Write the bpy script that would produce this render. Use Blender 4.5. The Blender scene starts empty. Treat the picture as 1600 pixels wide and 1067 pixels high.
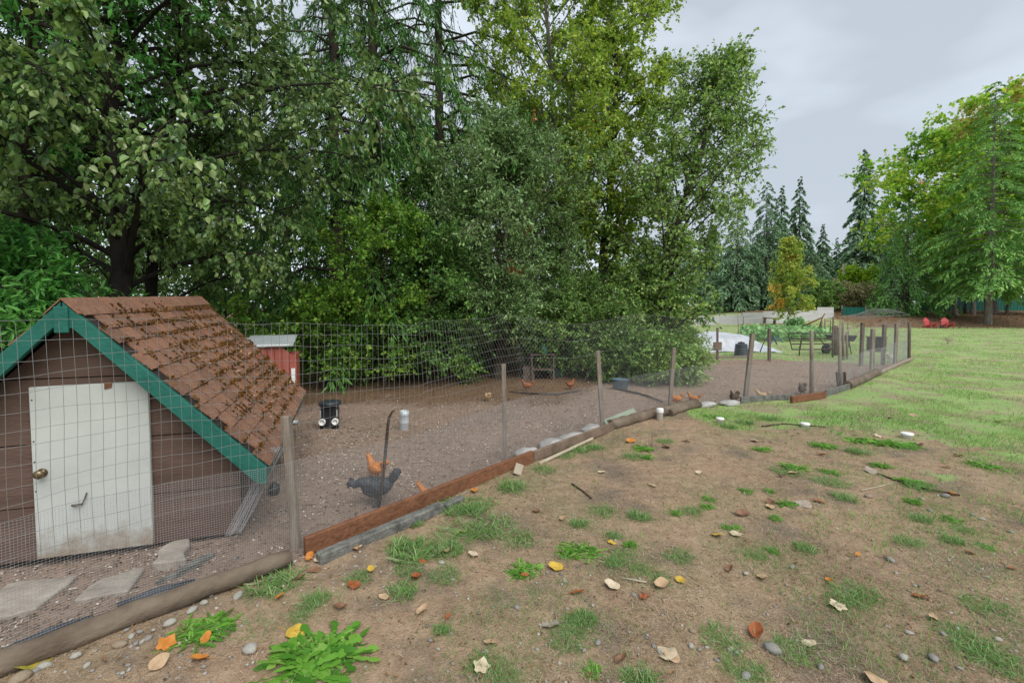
import bpy, bmesh, math, random
import numpy as np
from mathutils import Vector, Matrix
from mathutils.kdtree import KDTree

S = bpy.context.scene
R = math.radians
PI = math.pi

# ------------------------------------------------------------------ camera, sky, sun, exposure
CAM_H, FPX, PITCH, SHIFT = 1.75, 733.0, R(2.0), -0.0162
cd = bpy.data.cameras.new('camera')
cam = bpy.data.objects.new('camera', cd)
S.collection.objects.link(cam)
cam.location = (0, 0, CAM_H)
cam.rotation_euler = (R(90) - PITCH, 0, 0)
cd.sensor_width = 36.0
cd.lens = FPX / 1600 * 36
cd.shift_y = SHIFT
cd.clip_start, cd.clip_end = 0.05, 2000
S.camera = cam

S.view_settings.view_transform = 'Standard'
S.view_settings.look = 'None'
S.view_settings.gamma = 1
S.view_settings.use_curve_mapping = False
S.view_settings.exposure = 1.15

SUN_EL, SUN_AZ = R(52), R(150)            # high behind the viewer, veiled by cloud
w = bpy.data.worlds.new('World'); S.world = w; w.use_nodes = True
nt = w.node_tree; nt.nodes.clear()
N = nt.nodes.new; LK = nt.links.new
wo = N('ShaderNodeOutputWorld'); bg1 = N('ShaderNodeBackground'); bg2 = N('ShaderNodeBackground'); mx = N('ShaderNodeMixShader')
sky = N('ShaderNodeTexSky'); sky.sky_type = 'NISHITA'; sky.sun_disc = False
sky.sun_elevation = SUN_EL; sky.sun_rotation = SUN_AZ
bg1.inputs[1].default_value = 0.08
LK(sky.outputs[0], bg1.inputs[0])
tc = N('ShaderNodeTexCoord'); mp = N('ShaderNodeMapping'); mp.inputs['Scale'].default_value = (1.0, 1.0, 2.6)
mp.inputs['Location'].default_value = (0.35, 0.1, 0.25)
no = N('ShaderNodeTexNoise'); no.inputs['Scale'].default_value = 1.7; no.inputs['Detail'].default_value = 4; no.inputs['Roughness'].default_value = 0.48
no.inputs['Distortion'].default_value = 0.4
cr = N('ShaderNodeValToRGB')
cr.color_ramp.elements[0].position = 0.40; cr.color_ramp.elements[0].color = (0.335, 0.368, 0.408, 1)
cr.color_ramp.elements[1].position = 0.62; cr.color_ramp.elements[1].color = (0.535, 0.588, 0.645, 1)
LK(tc.outputs['Generated'], mp.inputs[0]); LK(mp.outputs[0], no.inputs['Vector']); LK(no.outputs[0], cr.inputs[0])
LK(cr.outputs[0], bg2.inputs[0]); bg2.inputs[1].default_value = 0.80
mx.inputs[0].default_value = 0.90
LK(bg1.outputs[0], mx.inputs[1]); LK(bg2.outputs[0], mx.inputs[2]); LK(mx.outputs[0], wo.inputs[0])

sl = bpy.data.lights.new('sun', 'SUN'); so = bpy.data.objects.new('sun', sl); S.collection.objects.link(so)
sl.energy = 1.5; sl.angle = R(50); sl.color = (1.0, 0.96, 0.9)
so.rotation_euler = (PI / 2 - SUN_EL, 0, PI - SUN_AZ + PI)
_d = Vector((math.sin(SUN_AZ) * math.cos(SUN_EL), math.cos(SUN_AZ) * math.cos(SUN_EL), math.sin(SUN_EL)))
so.rotation_euler = (-_d).to_track_quat('-Z', 'Y').to_euler()
try:
    S.cycles.max_bounces = 6; S.cycles.diffuse_bounces = 4; S.cycles.transparent_max_bounces = 8
    S.cycles.use_denoising = True
except Exception:
    pass

# ------------------------------------------------------------------ helpers
def ray(px, py):
    xc = (px - 800) / FPX
    yu = (533.5 - py) / FPX + SHIFT * 1600 / FPX
    return np.array([xc, math.cos(PITCH) + yu * math.sin(PITCH), -math.sin(PITCH) + yu * math.cos(PITCH)])
def at(px, py, Y):
    d = ray(px, py); t = Y / d[1]
    return np.array([d[0] * t, Y, CAM_H + d[2] * t])
def flat(px, py, z=0.0):
    d = ray(px, py); t = (z - CAM_H) / d[2]
    return np.array([d[0] * t, d[1] * t, z])

def hash2(ix, iy, s):
    n = (ix.astype(np.int64) * 374761393 + iy.astype(np.int64) * 668265263 + s * 1442695041) & 0x7fffffff
    n = ((n ^ (n >> 13)) * 1274126177) & 0x7fffffff
    return ((n ^ (n >> 16)) & 0xffff) / 65535.0
def vnoise(x, y, s=0):
    x = np.asarray(x, float); y = np.asarray(y, float)
    ix, iy = np.floor(x), np.floor(y); fx, fy = x - ix, y - iy
    fx = fx * fx * (3 - 2 * fx); fy = fy * fy * (3 - 2 * fy)
    a = hash2(ix, iy, s); b = hash2(ix + 1, iy, s); c = hash2(ix, iy + 1, s); d = hash2(ix + 1, iy + 1, s)
    return (a * (1 - fx) + b * fx) * (1 - fy) + (c * (1 - fx) + d * fx) * fy
def fbm(x, y, s=0, o=3):
    v = 0; a = 0.5
    for i in range(o):
        v = v + a * vnoise(x * 2 ** i, y * 2 ** i, s + i * 17); a *= 0.5
    return v / (1 - 0.5 ** o)
def sstep(a, b, v):
    t = np.clip((np.asarray(v, float) - a) / (b - a), 0, 1); return t * t * (3 - 2 * t)

def tag(o, label=None, cat=None, group=None, kind=None):
    if label: o['label'] = label
    if cat: o['category'] = cat
    if group: o['group'] = group
    if kind: o['kind'] = kind
    return o
def empty(name, loc, label, cat, group=None, rz=0.0):
    o = bpy.data.objects.new(name, None); o.empty_display_size = 0.1
    S.collection.objects.link(o); o.location = loc; o.rotation_euler = (0, 0, rz)
    return tag(o, label, cat, group)
def link(name, me, parent=None):
    o = bpy.data.objects.new(name, me); S.collection.objects.link(o)
    if parent is not None: o.parent = parent
    return o

def npmesh(name, V, Fs, mats, parent=None, midx=None, smooth=False):
    """Fs: list of (n,k) int arrays; midx: list of matching material index arrays or ints."""
    me = bpy.data.meshes.new(name)
    V = np.asarray(V, np.float32)
    me.vertices.add(len(V)); me.vertices.foreach_set('co', V.ravel())
    loops = np.concatenate([np.asarray(f, np.int32).ravel() for f in Fs])
    tot = np.concatenate([np.full(len(f), np.asarray(f).shape[1], np.int32) for f in Fs])
    st = np.concatenate([[0], np.cumsum(tot)[:-1]]).astype(np.int32)
    me.loops.add(len(loops)); me.loops.foreach_set('vertex_index', loops)
    me.polygons.add(len(tot)); me.polygons.foreach_set('loop_start', st)
    for m in (mats if isinstance(mats, (list, tuple)) else [mats]): me.materials.append(m)
    if midx is not None:
        mi = np.concatenate([np.full(len(f), m, np.int32) if np.isscalar(m) else np.asarray(m, np.int32) for f, m in zip(Fs, midx)])
        me.polygons.foreach_set('material_index', mi)
    if smooth: me.polygons.foreach_set('use_smooth', np.ones(len(tot), bool))
    me.update(calc_edges=True)
    return link(name, me, parent)

class Acc:
    """collects vectorised pieces: (verts, faces, material)"""
    def __init__(s): s.V = []; s.F = []; s.M = []; s.n = 0
    def add(s, V, F, m=0):
        V = np.asarray(V, float).reshape(-1, 3)
        s.V.append(V); s.F.append(np.asarray(F, np.int64) + s.n); s.M.append(m); s.n += len(V)
    def build(s, name, mats, parent=None, smooth=False):
        return npmesh(name, np.concatenate(s.V), s.F, mats, parent, s.M, smooth)

def norm(a): return a / np.maximum(np.linalg.norm(a, axis=-1, keepdims=True), 1e-9)
def tubes(P, Rr, sides):
    """P (n,k,3), Rr (n,k) -> verts, quads"""
    P = np.asarray(P, float); n, k, _ = P.shape; Rr = np.broadcast_to(np.asarray(Rr, float), (n, k))
    T = np.empty_like(P); T[:, 1:-1] = P[:, 2:] - P[:, :-2]; T[:, 0] = P[:, 1] - P[:, 0]; T[:, -1] = P[:, -1] - P[:, -2]
    T = norm(T)
    up = np.where(np.abs(T[:, :1, 2:3]) > 0.9, np.array([1.0, 0, 0]), np.array([0, 0, 1.0]))
    up = np.broadcast_to(up, T.shape)
    A = norm(np.cross(T, up)); B = np.cross(T, A)
    an = np.arange(sides) * 2 * PI / sides
    V = P[:, :, None, :] + Rr[:, :, None, None] * (A[:, :, None, :] * np.cos(an)[None, None, :, None] + B[:, :, None, :] * np.sin(an)[None, None, :, None])
    idx = np.arange(n * k * sides).reshape(n, k, sides)
    a = idx[:, :-1]; b = np.roll(a, -1, 2); c = np.roll(idx[:, 1:], -1, 2); d = idx[:, 1:]
    F = np.stack([a, b, c, d], -1).reshape(-1, 4)
    return V.reshape(-1, 3), F

class MB:
    """small hand-made pieces joined into one mesh"""
    def __init__(s): s.bm = bmesh.new()
    def box(s, c, size, rot=None, m=0):
        M = Matrix.Translation(c) @ (rot.to_4x4() if rot is not None else Matrix.Identity(4)) @ Matrix.Diagonal((size[0], size[1], size[2], 1))
        r = bmesh.ops.create_cube(s.bm, size=1, matrix=M)
        for f in {f for v in r['verts'] for f in v.link_faces}: f.material_index = m
        return s
    def bar(s, a, b, wd, th, m=0, up=(0, 0, 1)):
        a = Vector(a); b = Vector(b); d = b - a; x = d.normalized(); upv = Vector(up)
        if abs(x.dot(upv)) > 0.97: upv = Vector((0, 1, 0))
        y = upv.cross(x).normalized(); z = x.cross(y)
        return s.box((a + b) / 2, (d.length, wd, th), Matrix((x, y, z)).transposed(), m)
    def tube(s, pts, r, sides=8, m=0, cap=True):
        pts = [Vector(p) for p in pts]; rs = r if isinstance(r, (list, tuple)) else [r] * len(pts)
        V, F = tubes(np.array([[tuple(p) for p in pts]]), np.array([rs]), sides)
        vs = [s.bm.verts.new(v) for v in V]
        for f in F:
            fc = s.bm.faces.new([vs[i] for i in f]); fc.material_index = m; fc.smooth = True
        if cap:
            for ring in (vs[:sides][::-1], vs[-sides:]):
                fc = s.bm.faces.new(ring); fc.material_index = m
        return s
    def lathe(s, prof, segs=20, c=(0, 0, 0), m=0, sx=1, sy=1):
        rings = []
        for r, z in prof:
            rings.append([s.bm.verts.new((c[0] + r * sx * math.cos(i * 2 * PI / segs), c[1] + r * sy * math.sin(i * 2 * PI / segs), c[2] + z)) for i in range(segs)])
        for a, b in zip(rings, rings[1:]):
            for i in range(segs):
                f = s.bm.faces.new((a[i], a[(i + 1) % segs], b[(i + 1) % segs], b[i])); f.material_index = m; f.smooth = True
        for ring in (rings[0][::-1], rings[-1]):
            f = s.bm.faces.new(ring); f.material_index = m
        return s
    def prism(s, poly, y0, y1, m=0, axis='y'):
        def P(u, v, t): return (u, t, v) if axis == 'y' else (u, v, t)
        A = [s.bm.verts.new(P(u, v, y0)) for u, v in poly]; B = [s.bm.verts.new(P(u, v, y1)) for u, v in poly]
        n = len(poly); fs = [s.bm.faces.new(A), s.bm.faces.new(B[::-1])]
        for i in range(n): fs.append(s.bm.faces.new((A[i], B[i], B[(i + 1) % n], A[(i + 1) % n])))
        for f in fs: f.material_index = m
        return s
    def build(s, name, mats, parent=None, bevel=0, jitter=0, seed=0):
        if jitter:
            rr = random.Random(seed)
            for v in s.bm.verts: v.co += Vector((rr.uniform(-1, 1), rr.uniform(-1, 1), rr.uniform(-1, 1))) * jitter
        bmesh.ops.recalc_face_normals(s.bm, faces=s.bm.faces)
        me = bpy.data.meshes.new(name); s.bm.to_mesh(me); s.bm.free()
        for m in (mats if isinstance(mats, (list, tuple)) else [mats]): me.materials.append(m)
        o = link(name, me, parent)
        if bevel:
            b = o.modifiers.new('edge', 'BEVEL'); b.width = bevel; b.segments = 1; b.limit_method = 'ANGLE'
        return o

# ------------------------------------------------------------------ materials
def mat(name, c1, c2=None, rough=0.8, scale=8.0, metal=0.0, bump=0.0, bscale=None, stretch=(1, 1, 1), c3=None, spec=0.3, detail=4):
    m = bpy.data.materials.new(name); m.use_nodes = True; t = m.node_tree; b = t.nodes['Principled BSDF']
    b.inputs['Roughness'].default_value = rough; b.inputs['Metallic'].default_value = metal
    b.inputs['Specular IOR Level'].default_value = spec
    if c2 is None and not bump:
        b.inputs['Base Color'].default_value = (*c1, 1); return m
    co = t.nodes.new('ShaderNodeTexCoord'); ma = t.nodes.new('ShaderNodeMapping'); ma.inputs['Scale'].default_value = stretch
    t.links.new(co.outputs['Object'], ma.inputs[0])
    n = t.nodes.new('ShaderNodeTexNoise'); n.inputs['Scale'].default_value = scale; n.inputs['Detail'].default_value = detail; n.inputs['Roughness'].default_value = 0.65
    t.links.new(ma.outputs[0], n.inputs['Vector'])
    r = t.nodes.new('ShaderNodeValToRGB'); e = r.color_ramp.elements
    e[0].position = 0.32; e[0].color = (*c1, 1); e[1].position = 0.68; e[1].color = (*(c2 or c1), 1)
    if c3:
        k = e.new(0.78); k.color = (*c3, 1)
    t.links.new(n.outputs[0], r.inputs[0]); t.links.new(r.outputs[0], b.inputs['Base Color'])
    if bump:
        n2 = t.nodes.new('ShaderNodeTexNoise'); n2.inputs['Scale'].default_value = bscale or scale * 3; n2.inputs['Detail'].default_value = 5
        t.links.new(ma.outputs[0], n2.inputs['Vector'])
        bu = t.nodes.new('ShaderNodeBump'); bu.inputs['Strength'].default_value = bump; bu.inputs['Distance'].default_value = 0.02
        t.links.new(n2.outputs[0], bu.inputs['Height']); t.links.new(bu.outputs[0], b.inputs['Normal'])
    return m

def leafmat(name, cols, rough=0.5, trans=0.35, spec=0.4, clump=0.35, cscale=1.2, gain=1.0):
    """cols: ramp colours picked per leaf (random per island), pushed by a slow noise so whole sprays differ"""
    cols = [tuple(min(0.75, c * gain) for c in k) for k in cols]
    m = bpy.data.materials.new(name); m.use_nodes = True; t = m.node_tree; b = t.nodes['Principled BSDF']; out = t.nodes['Material Output']
    g = t.nodes.new('ShaderNodeNewGeometry'); co = t.nodes.new('ShaderNodeTexCoord')
    n = t.nodes.new('ShaderNodeTexNoise'); n.inputs['Scale'].default_value = cscale; n.inputs['Detail'].default_value = 2
    t.links.new(co.outputs['Object'], n.inputs['Vector'])
    a = t.nodes.new('ShaderNodeMath'); a.operation = 'SUBTRACT'; t.links.new(n.outputs[0], a.inputs[0]); a.inputs[1].default_value = 0.5
    k = t.nodes.new('ShaderNodeMath'); k.operation = 'MULTIPLY_ADD'; t.links.new(a.outputs[0], k.inputs[0]); k.inputs[1].default_value = clump * 3
    t.links.new(g.outputs['Random Per Island'], k.inputs[2])
    r = t.nodes.new('ShaderNodeValToRGB'); e = r.color_ramp.elements
    e[0].position = 0.0; e[0].color = (*cols[0], 1); e[1].position = 1.0; e[1].color = (*cols[-1], 1)
    for i, c in enumerate(cols[1:-1]):
        x = e.new((i + 1) / (len(cols) - 1)); x.color = (*c, 1)
    t.links.new(k.outputs[0], r.inputs[0]); t.links.new(r.outputs[0], b.inputs['Base Color'])
    b.inputs['Roughness'].default_value = rough; b.inputs['Specular IOR Level'].default_value = spec
    tr = t.nodes.new('ShaderNodeBsdfTranslucent'); t.links.new(r.outputs[0], tr.inputs[0])
    ms = t.nodes.new('ShaderNodeMixShader'); ms.inputs[0].default_value = trans
    t.links.new(b.outputs[0], ms.inputs[1]); t.links.new(tr.outputs[0], ms.inputs[2]); t.links.new(ms.outputs[0], out.inputs[0])
    return m

M = {}
M['wire'] = mat('galvanized_wire', (0.25, 0.255, 0.25), rough=0.55, metal=0.35)
M['hwire'] = mat('galvanized_cloth', (0.40, 0.40, 0.41), rough=0.5, metal=0.25)
M['cwire'] = mat('old_netting_wire', (0.30, 0.30, 0.31), rough=0.6, metal=0.2)
M['post'] = mat('weathered_post', (0.16, 0.125, 0.095), (0.30, 0.25, 0.20), 0.85, 6, bump=0.4, stretch=(4, 4, 0.6))
M['oldpost'] = mat('dark_post', (0.09, 0.07, 0.055), (0.19, 0.15, 0.12), 0.9, 6, bump=0.4, stretch=(4, 4, 0.6))
M['log'] = mat('grey_log', (0.085, 0.062, 0.044), (0.19, 0.15, 0.11), 0.85, 3, bump=0.7, bscale=14, c3=(0.13, 0.09, 0.06), stretch=(1, 1, 2))
M['rust'] = mat('rust_stained_wood', (0.125, 0.055, 0.028), (0.225, 0.10, 0.05), 0.85, 11, bump=0.7, c3=(0.12, 0.08, 0.06), detail=8)
M['beam'] = mat('grey_beam', (0.075, 0.075, 0.068), (0.20, 0.20, 0.18), 0.9, 13, bump=0.8, c3=(0.18, 0.17, 0.14))
M['board'] = mat('brown_board', (0.12, 0.085, 0.06), (0.22, 0.16, 0.115), 0.85, 5, bump=0.4)
M['pale'] = mat('pale_lath', (0.36, 0.30, 0.22), (0.46, 0.40, 0.31), 0.85, 6)
M['teal'] = mat('teal_paint', (0.010, 0.095, 0.072), (0.018, 0.14, 0.108), 0.6, 5, bump=0.3, bscale=40, c3=(0.075, 0.17, 0.14), stretch=(1, 1, 1))
M['siding'] = mat('brown_siding', (0.085, 0.052, 0.040), (0.135, 0.085, 0.066), 0.75, 3, bump=0.35, bscale=30, stretch=(0.5, 1, 3))
M['shing'] = mat('brown_shingle', (0.159, 0.081, 0.051), (0.281, 0.153, 0.100), 0.95, 40, bump=0.5, bscale=150)
M['shing2'] = mat('brown_shingle_dark', (0.134, 0.072, 0.047), (0.226, 0.125, 0.084), 0.95, 40, bump=0.5, bscale=150)
M['shing3'] = mat('brown_shingle_warm', (0.195, 0.095, 0.056), (0.305, 0.160, 0.102), 0.95, 40, bump=0.5, bscale=150)
M['white'] = mat('white_door_paint', (0.42, 0.44, 0.42), (0.50, 0.52, 0.49), 0.5, 2.5, bump=0.05)
def door_paint():
    m = mat('grimy_white_door', (0.42, 0.44, 0.42), (0.50, 0.52, 0.49), 0.5, 2.5); t = m.node_tree; b = t.nodes['Principled BSDF']; base = b.inputs['Base Color'].links[0].from_socket
    co = t.nodes.new('ShaderNodeTexCoord'); sx = t.nodes.new('ShaderNodeSeparateXYZ'); t.links.new(co.outputs['Object'], sx.inputs[0])
    n = t.nodes.new('ShaderNodeTexNoise'); n.inputs['Scale'].default_value = 9; n.inputs['Detail'].default_value = 6; n.inputs['Roughness'].default_value = 0.7; t.links.new(co.outputs['Object'], n.inputs['Vector'])
    k = t.nodes.new('ShaderNodeMath'); k.operation = 'MULTIPLY_ADD'; t.links.new(n.outputs[0], k.inputs[0]); k.inputs[1].default_value = 0.55; t.links.new(sx.outputs[2], k.inputs[2])
    r = t.nodes.new('ShaderNodeMapRange'); r.inputs[1].default_value = 0.52; r.inputs[2].default_value = 0.30; t.links.new(k.outputs[0], r.inputs[0])
    x = t.nodes.new('ShaderNodeMix'); x.data_type = 'RGBA'; t.links.new(r.outputs[0], x.inputs[0]); t.links.new(base, x.inputs[6]); x.inputs[7].default_value = (0.25, 0.20, 0.15, 1); t.links.new(x.outputs[2], b.inputs['Base Color']); return m
M['door'] = door_paint()
M['dirtydoor'] = mat('grimy_paint', (0.33, 0.28, 0.21), (0.62, 0.60, 0.53), 0.7, 9)
M['brass'] = mat('old_brass', (0.16, 0.12, 0.07), (0.26, 0.20, 0.12), 0.35, 20, metal=0.8)
M['black'] = mat('black_plastic', (0.012, 0.013, 0.015), (0.03, 0.032, 0.035), 0.4, 5)
M['iron'] = mat('dark_iron', (0.035, 0.025, 0.02), (0.09, 0.06, 0.045), 0.7, 12, metal=0.3)
M['galv'] = mat('galvanized_sheet', (0.42, 0.46, 0.47), (0.55, 0.59, 0.60), 0.45, 5, metal=0.35)
M['pvc'] = mat('white_pvc', (0.70, 0.70, 0.68), (0.80, 0.80, 0.78), 0.4, 6)
M['felt'] = mat('roof_felt', (0.018, 0.014, 0.012), (0.04, 0.03, 0.025), 0.95, 20)
M['moss'] = leafmat('moss', [(0.045, 0.03, 0.012), (0.16, 0.068, 0.013), (0.085, 0.06, 0.014), (0.24, 0.10, 0.02)], 0.9, 0.1, 0.1)
M['concrete'] = mat('pale_concrete', (0.20, 0.17, 0.14), (0.38, 0.34, 0.29), 0.9, 6, bump=0.5, bscale=25)
M['sack'] = mat('pale_sack', (0.27, 0.26, 0.245), (0.44, 0.43, 0.415), 0.9, 6, bump=0.8)
M['redpaint'] = mat('faded_red_paint', (0.30, 0.075, 0.055), (0.38, 0.12, 0.09), 0.7, 5)
M['greenpaint'] = mat('sage_paint', (0.25, 0.31, 0.22), (0.34, 0.40, 0.29), 0.7, 6, c3=(0.30, 0.30, 0.22))
M['bark'] = mat('bark', (0.035, 0.028, 0.022), (0.10, 0.08, 0.062), 0.95, 7, bump=0.9, bscale=18, stretch=(1, 1, 0.25))
M['blackbark'] = mat('black_bark', (0.012, 0.010, 0.009), (0.04, 0.033, 0.028), 0.95, 7, bump=0.9, bscale=18, stretch=(1, 1, 0.25))
M['greybark'] = mat('grey_bark', (0.10, 0.09, 0.075), (0.24, 0.215, 0.18), 0.95, 6, bump=0.8, bscale=16, stretch=(1, 1, 0.3), c3=(0.12, 0.12, 0.06))
M['straw'] = leafmat('dead_grass', [(0.10, 0.07, 0.045), (0.22, 0.15, 0.09), (0.34, 0.25, 0.16), (0.46, 0.37, 0.25), (0.30, 0.21, 0.14), (0.55, 0.47, 0.35)], 0.9, 0.1, 0.1)
M['chips'] = leafmat('wood_chips', [(0.05, 0.038, 0.03), (0.12, 0.09, 0.07), (0.21, 0.165, 0.13), (0.33, 0.27, 0.215), (0.24, 0.165, 0.115), (0.50, 0.43, 0.36), (0.68, 0.62, 0.55)], 0.9, 0.05, 0.1)
M['litter'] = leafmat('leaf_litter', [(0.08, 0.045, 0.025), (0.17, 0.095, 0.05), (0.26, 0.15, 0.07), (0.34, 0.25, 0.15)], 0.85, 0.15, 0.1)
M['pebble'] = leafmat('pebbles', [(0.15, 0.14, 0.125), (0.24, 0.225, 0.20), (0.34, 0.32, 0.285), (0.24, 0.19, 0.15), (0.42, 0.40, 0.36)], 0.85, 0.0, 0.2)
M['stone'] = mat('grey_stone', (0.17, 0.165, 0.15), (0.27, 0.26, 0.235), 0.8, 12, bump=0.2)
M['stonepale'] = mat('pale_stone', (0.26, 0.25, 0.215), (0.38, 0.36, 0.315), 0.8, 12, bump=0.2)
M['stonewarm'] = mat('tan_stone', (0.20, 0.155, 0.11), (0.30, 0.24, 0.17), 0.8, 12, bump=0.2)
M['grass'] = leafmat('lawn_grass', [(0.075, 0.16, 0.035), (0.11, 0.22, 0.05), (0.14, 0.26, 0.06), (0.20, 0.28, 0.08), (0.26, 0.27, 0.12)], 0.6, 0.35, 0.2, clump=0.4, cscale=0.5, gain=1.55)
M['weed'] = leafmat('weed_green', [(0.06, 0.19, 0.02), (0.10, 0.27, 0.03), (0.15, 0.34, 0.04), (0.24, 0.39, 0.09)], 0.55, 0.42, 0.25, gain=1.2)
M['tuft'] = leafmat('tuft_green', [(0.08, 0.17, 0.04), (0.12, 0.24, 0.06), (0.17, 0.29, 0.09), (0.26, 0.32, 0.17)], 0.55, 0.35, 0.2, gain=1.25)

# ------------------------------------------------------------------ ground
FENCE_PX = [(-260, 1160), (0, 1050), (240, 960), (480, 873), (660, 797), (830, 718), (940, 675), (1015, 652), (1090, 636), (1155, 628), (1235, 623), (1285, 617), (1325, 607), (1370, 586), (1420, 563)]
FENCE = np.array([flat(*p)[:2] for p in FENCE_PX])
def resample(P, step):
    P = np.asarray(P, float); d = np.concatenate([[0], np.cumsum(np.linalg.norm(np.diff(P, axis=0), axis=1))])
    s = np.arange(0, d[-1], step); return np.stack([np.interp(s, d, P[:, i]) for i in range(P.shape[1])], 1), s
_f, _ = resample(FENCE, 0.1)
for _ in range(3):
    _g = _f.copy(); _g[2:-2] = (_f[:-4] + _f[1:-3] + _f[2:-2] + _f[3:-1] + _f[4:]) / 5; _f = _g
FL = _f
FLS = np.concatenate([[0], np.cumsum(np.linalg.norm(np.diff(FL, axis=0), axis=1))])
def fpt(s): return np.stack([np.interp(s, FLS, FL[:, 0]), np.interp(s, FLS, FL[:, 1])], -1)
def fs_at_px(px):                       # arc length where the fence line meets a picture column
    r = FL[:, 0] / FL[:, 1] * FPX + 800; return float(np.interp(px, r, FLS))

PEN = np.array([flat(*p)[:2] for p in FENCE_PX] + [flat(1385, 570)[:2], flat(1300, 566)[:2], flat(1180, 561)[:2], flat(1080, 561)[:2]] + [(3.0, 17.5), (-6, 18), (-16, 12), (-14, 1)])
BARE = np.array([flat(*p)[:2] + np.array([-0.8, 0.8]) for p in FENCE_PX[:9]] + [flat(*p)[:2] for p in [(1130, 655), (1280, 664), (1400, 690), (1480, 700), (1560, 745), (1640, 800), (1900, 960)]] + [(6, 0.5), (4, -2), (-5, -2)])
def inside(poly, x, y):
    c = np.zeros(x.shape, bool); n = len(poly)
    for i in range(n):
        x1, y1 = poly[i]; x2, y2 = poly[(i + 1) % n]
        if y1 == y2: continue
        k = ((y1 > y) != (y2 > y)) & (x < (x2 - x1) * (y - y1) / (y2 - y1) + x1); c ^= k
    return c
def pdist(poly, x, y):
    d = np.full(x.shape, 1e9); n = len(poly)
    for i in range(n):
        a = poly[i]; b = poly[(i + 1) % n]; ab = b - a; L = (ab ** 2).sum() + 1e-12
        t = np.clip(((x - a[0]) * ab[0] + (y - a[1]) * ab[1]) / L, 0, 1)
        d = np.minimum(d, np.hypot(x - a[0] - t * ab[0], y - a[1] - t * ab[1]))
    return d
def sdf(poly, x, y): return np.where(inside(poly, x, y), 1, -1) * pdist(poly, x, y)
def gz(x, y):
    x = np.asarray(x, float); y = np.asarray(y, float)
    z = (fbm(x * 0.9, y * 0.9, 3) - 0.5) * 0.06 + (fbm(x * 5, y * 5, 9) - 0.5) * 0.022
    z = z * np.clip((y + 3) / 4, 0.3, 1)
    z = z + sstep(41.5, 49, y) * sstep(24, 36, x) * 1.0 + sstep(48, 62, y) * sstep(20, 40, x) * 0.5 + sstep(120, 400, np.hypot(x, y)) * 2
    z = z + sstep(8, 22, y) * sstep(1.0, -7, x) * 0.25
    return z
def gp(px, py):
    """ground point seen at a place of the photograph"""
    p = flat(px, py)
    for _ in range(4): p = flat(px, py, float(gz(p[0], p[1])))
    return p
def zones(x, y):
    n = (fbm(x * 0.8, y * 0.8, 21, 4) - 0.5); n3 = (fbm(x * 3.1, y * 3.1, 23, 3) - 0.5)
    pen = sstep(-0.10, 0.10, sdf(PEN, x, y) + n * 0.1)
    bare = sstep(-0.9, 0.9, sdf(BARE, x, y) + n * 4.0 + n3 * 3.0)
    lawn = (1 - bare) * (1 - pen)
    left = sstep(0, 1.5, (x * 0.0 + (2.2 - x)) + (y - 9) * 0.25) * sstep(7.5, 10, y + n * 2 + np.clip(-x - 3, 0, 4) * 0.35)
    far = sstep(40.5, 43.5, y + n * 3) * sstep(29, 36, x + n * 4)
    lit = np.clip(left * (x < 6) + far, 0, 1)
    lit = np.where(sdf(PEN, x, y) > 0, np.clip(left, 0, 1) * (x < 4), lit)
    return pen, lawn, lit

nU = 330
u = np.linspace(-1, 1, nU)
def warp(u, c, a, L):
    k = np.arcsinh(L / a); return c + a * np.sinh(u * k)
gx = warp(u, 1.5, 3.0, 900); gy = warp(u, 4.5, 2.8, 900)
X, Y = np.meshgrid(gx, gy)
Z = gz(X, Y)
V = np.stack([X, Y, Z], -1).reshape(-1, 3)
ix = np.arange(nU * nU).reshape(nU, nU)
Fq = np.stack([ix[:-1, :-1], ix[:-1, 1:], ix[1:, 1:], ix[1:, :-1]], -1).reshape(-1, 4)

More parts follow.
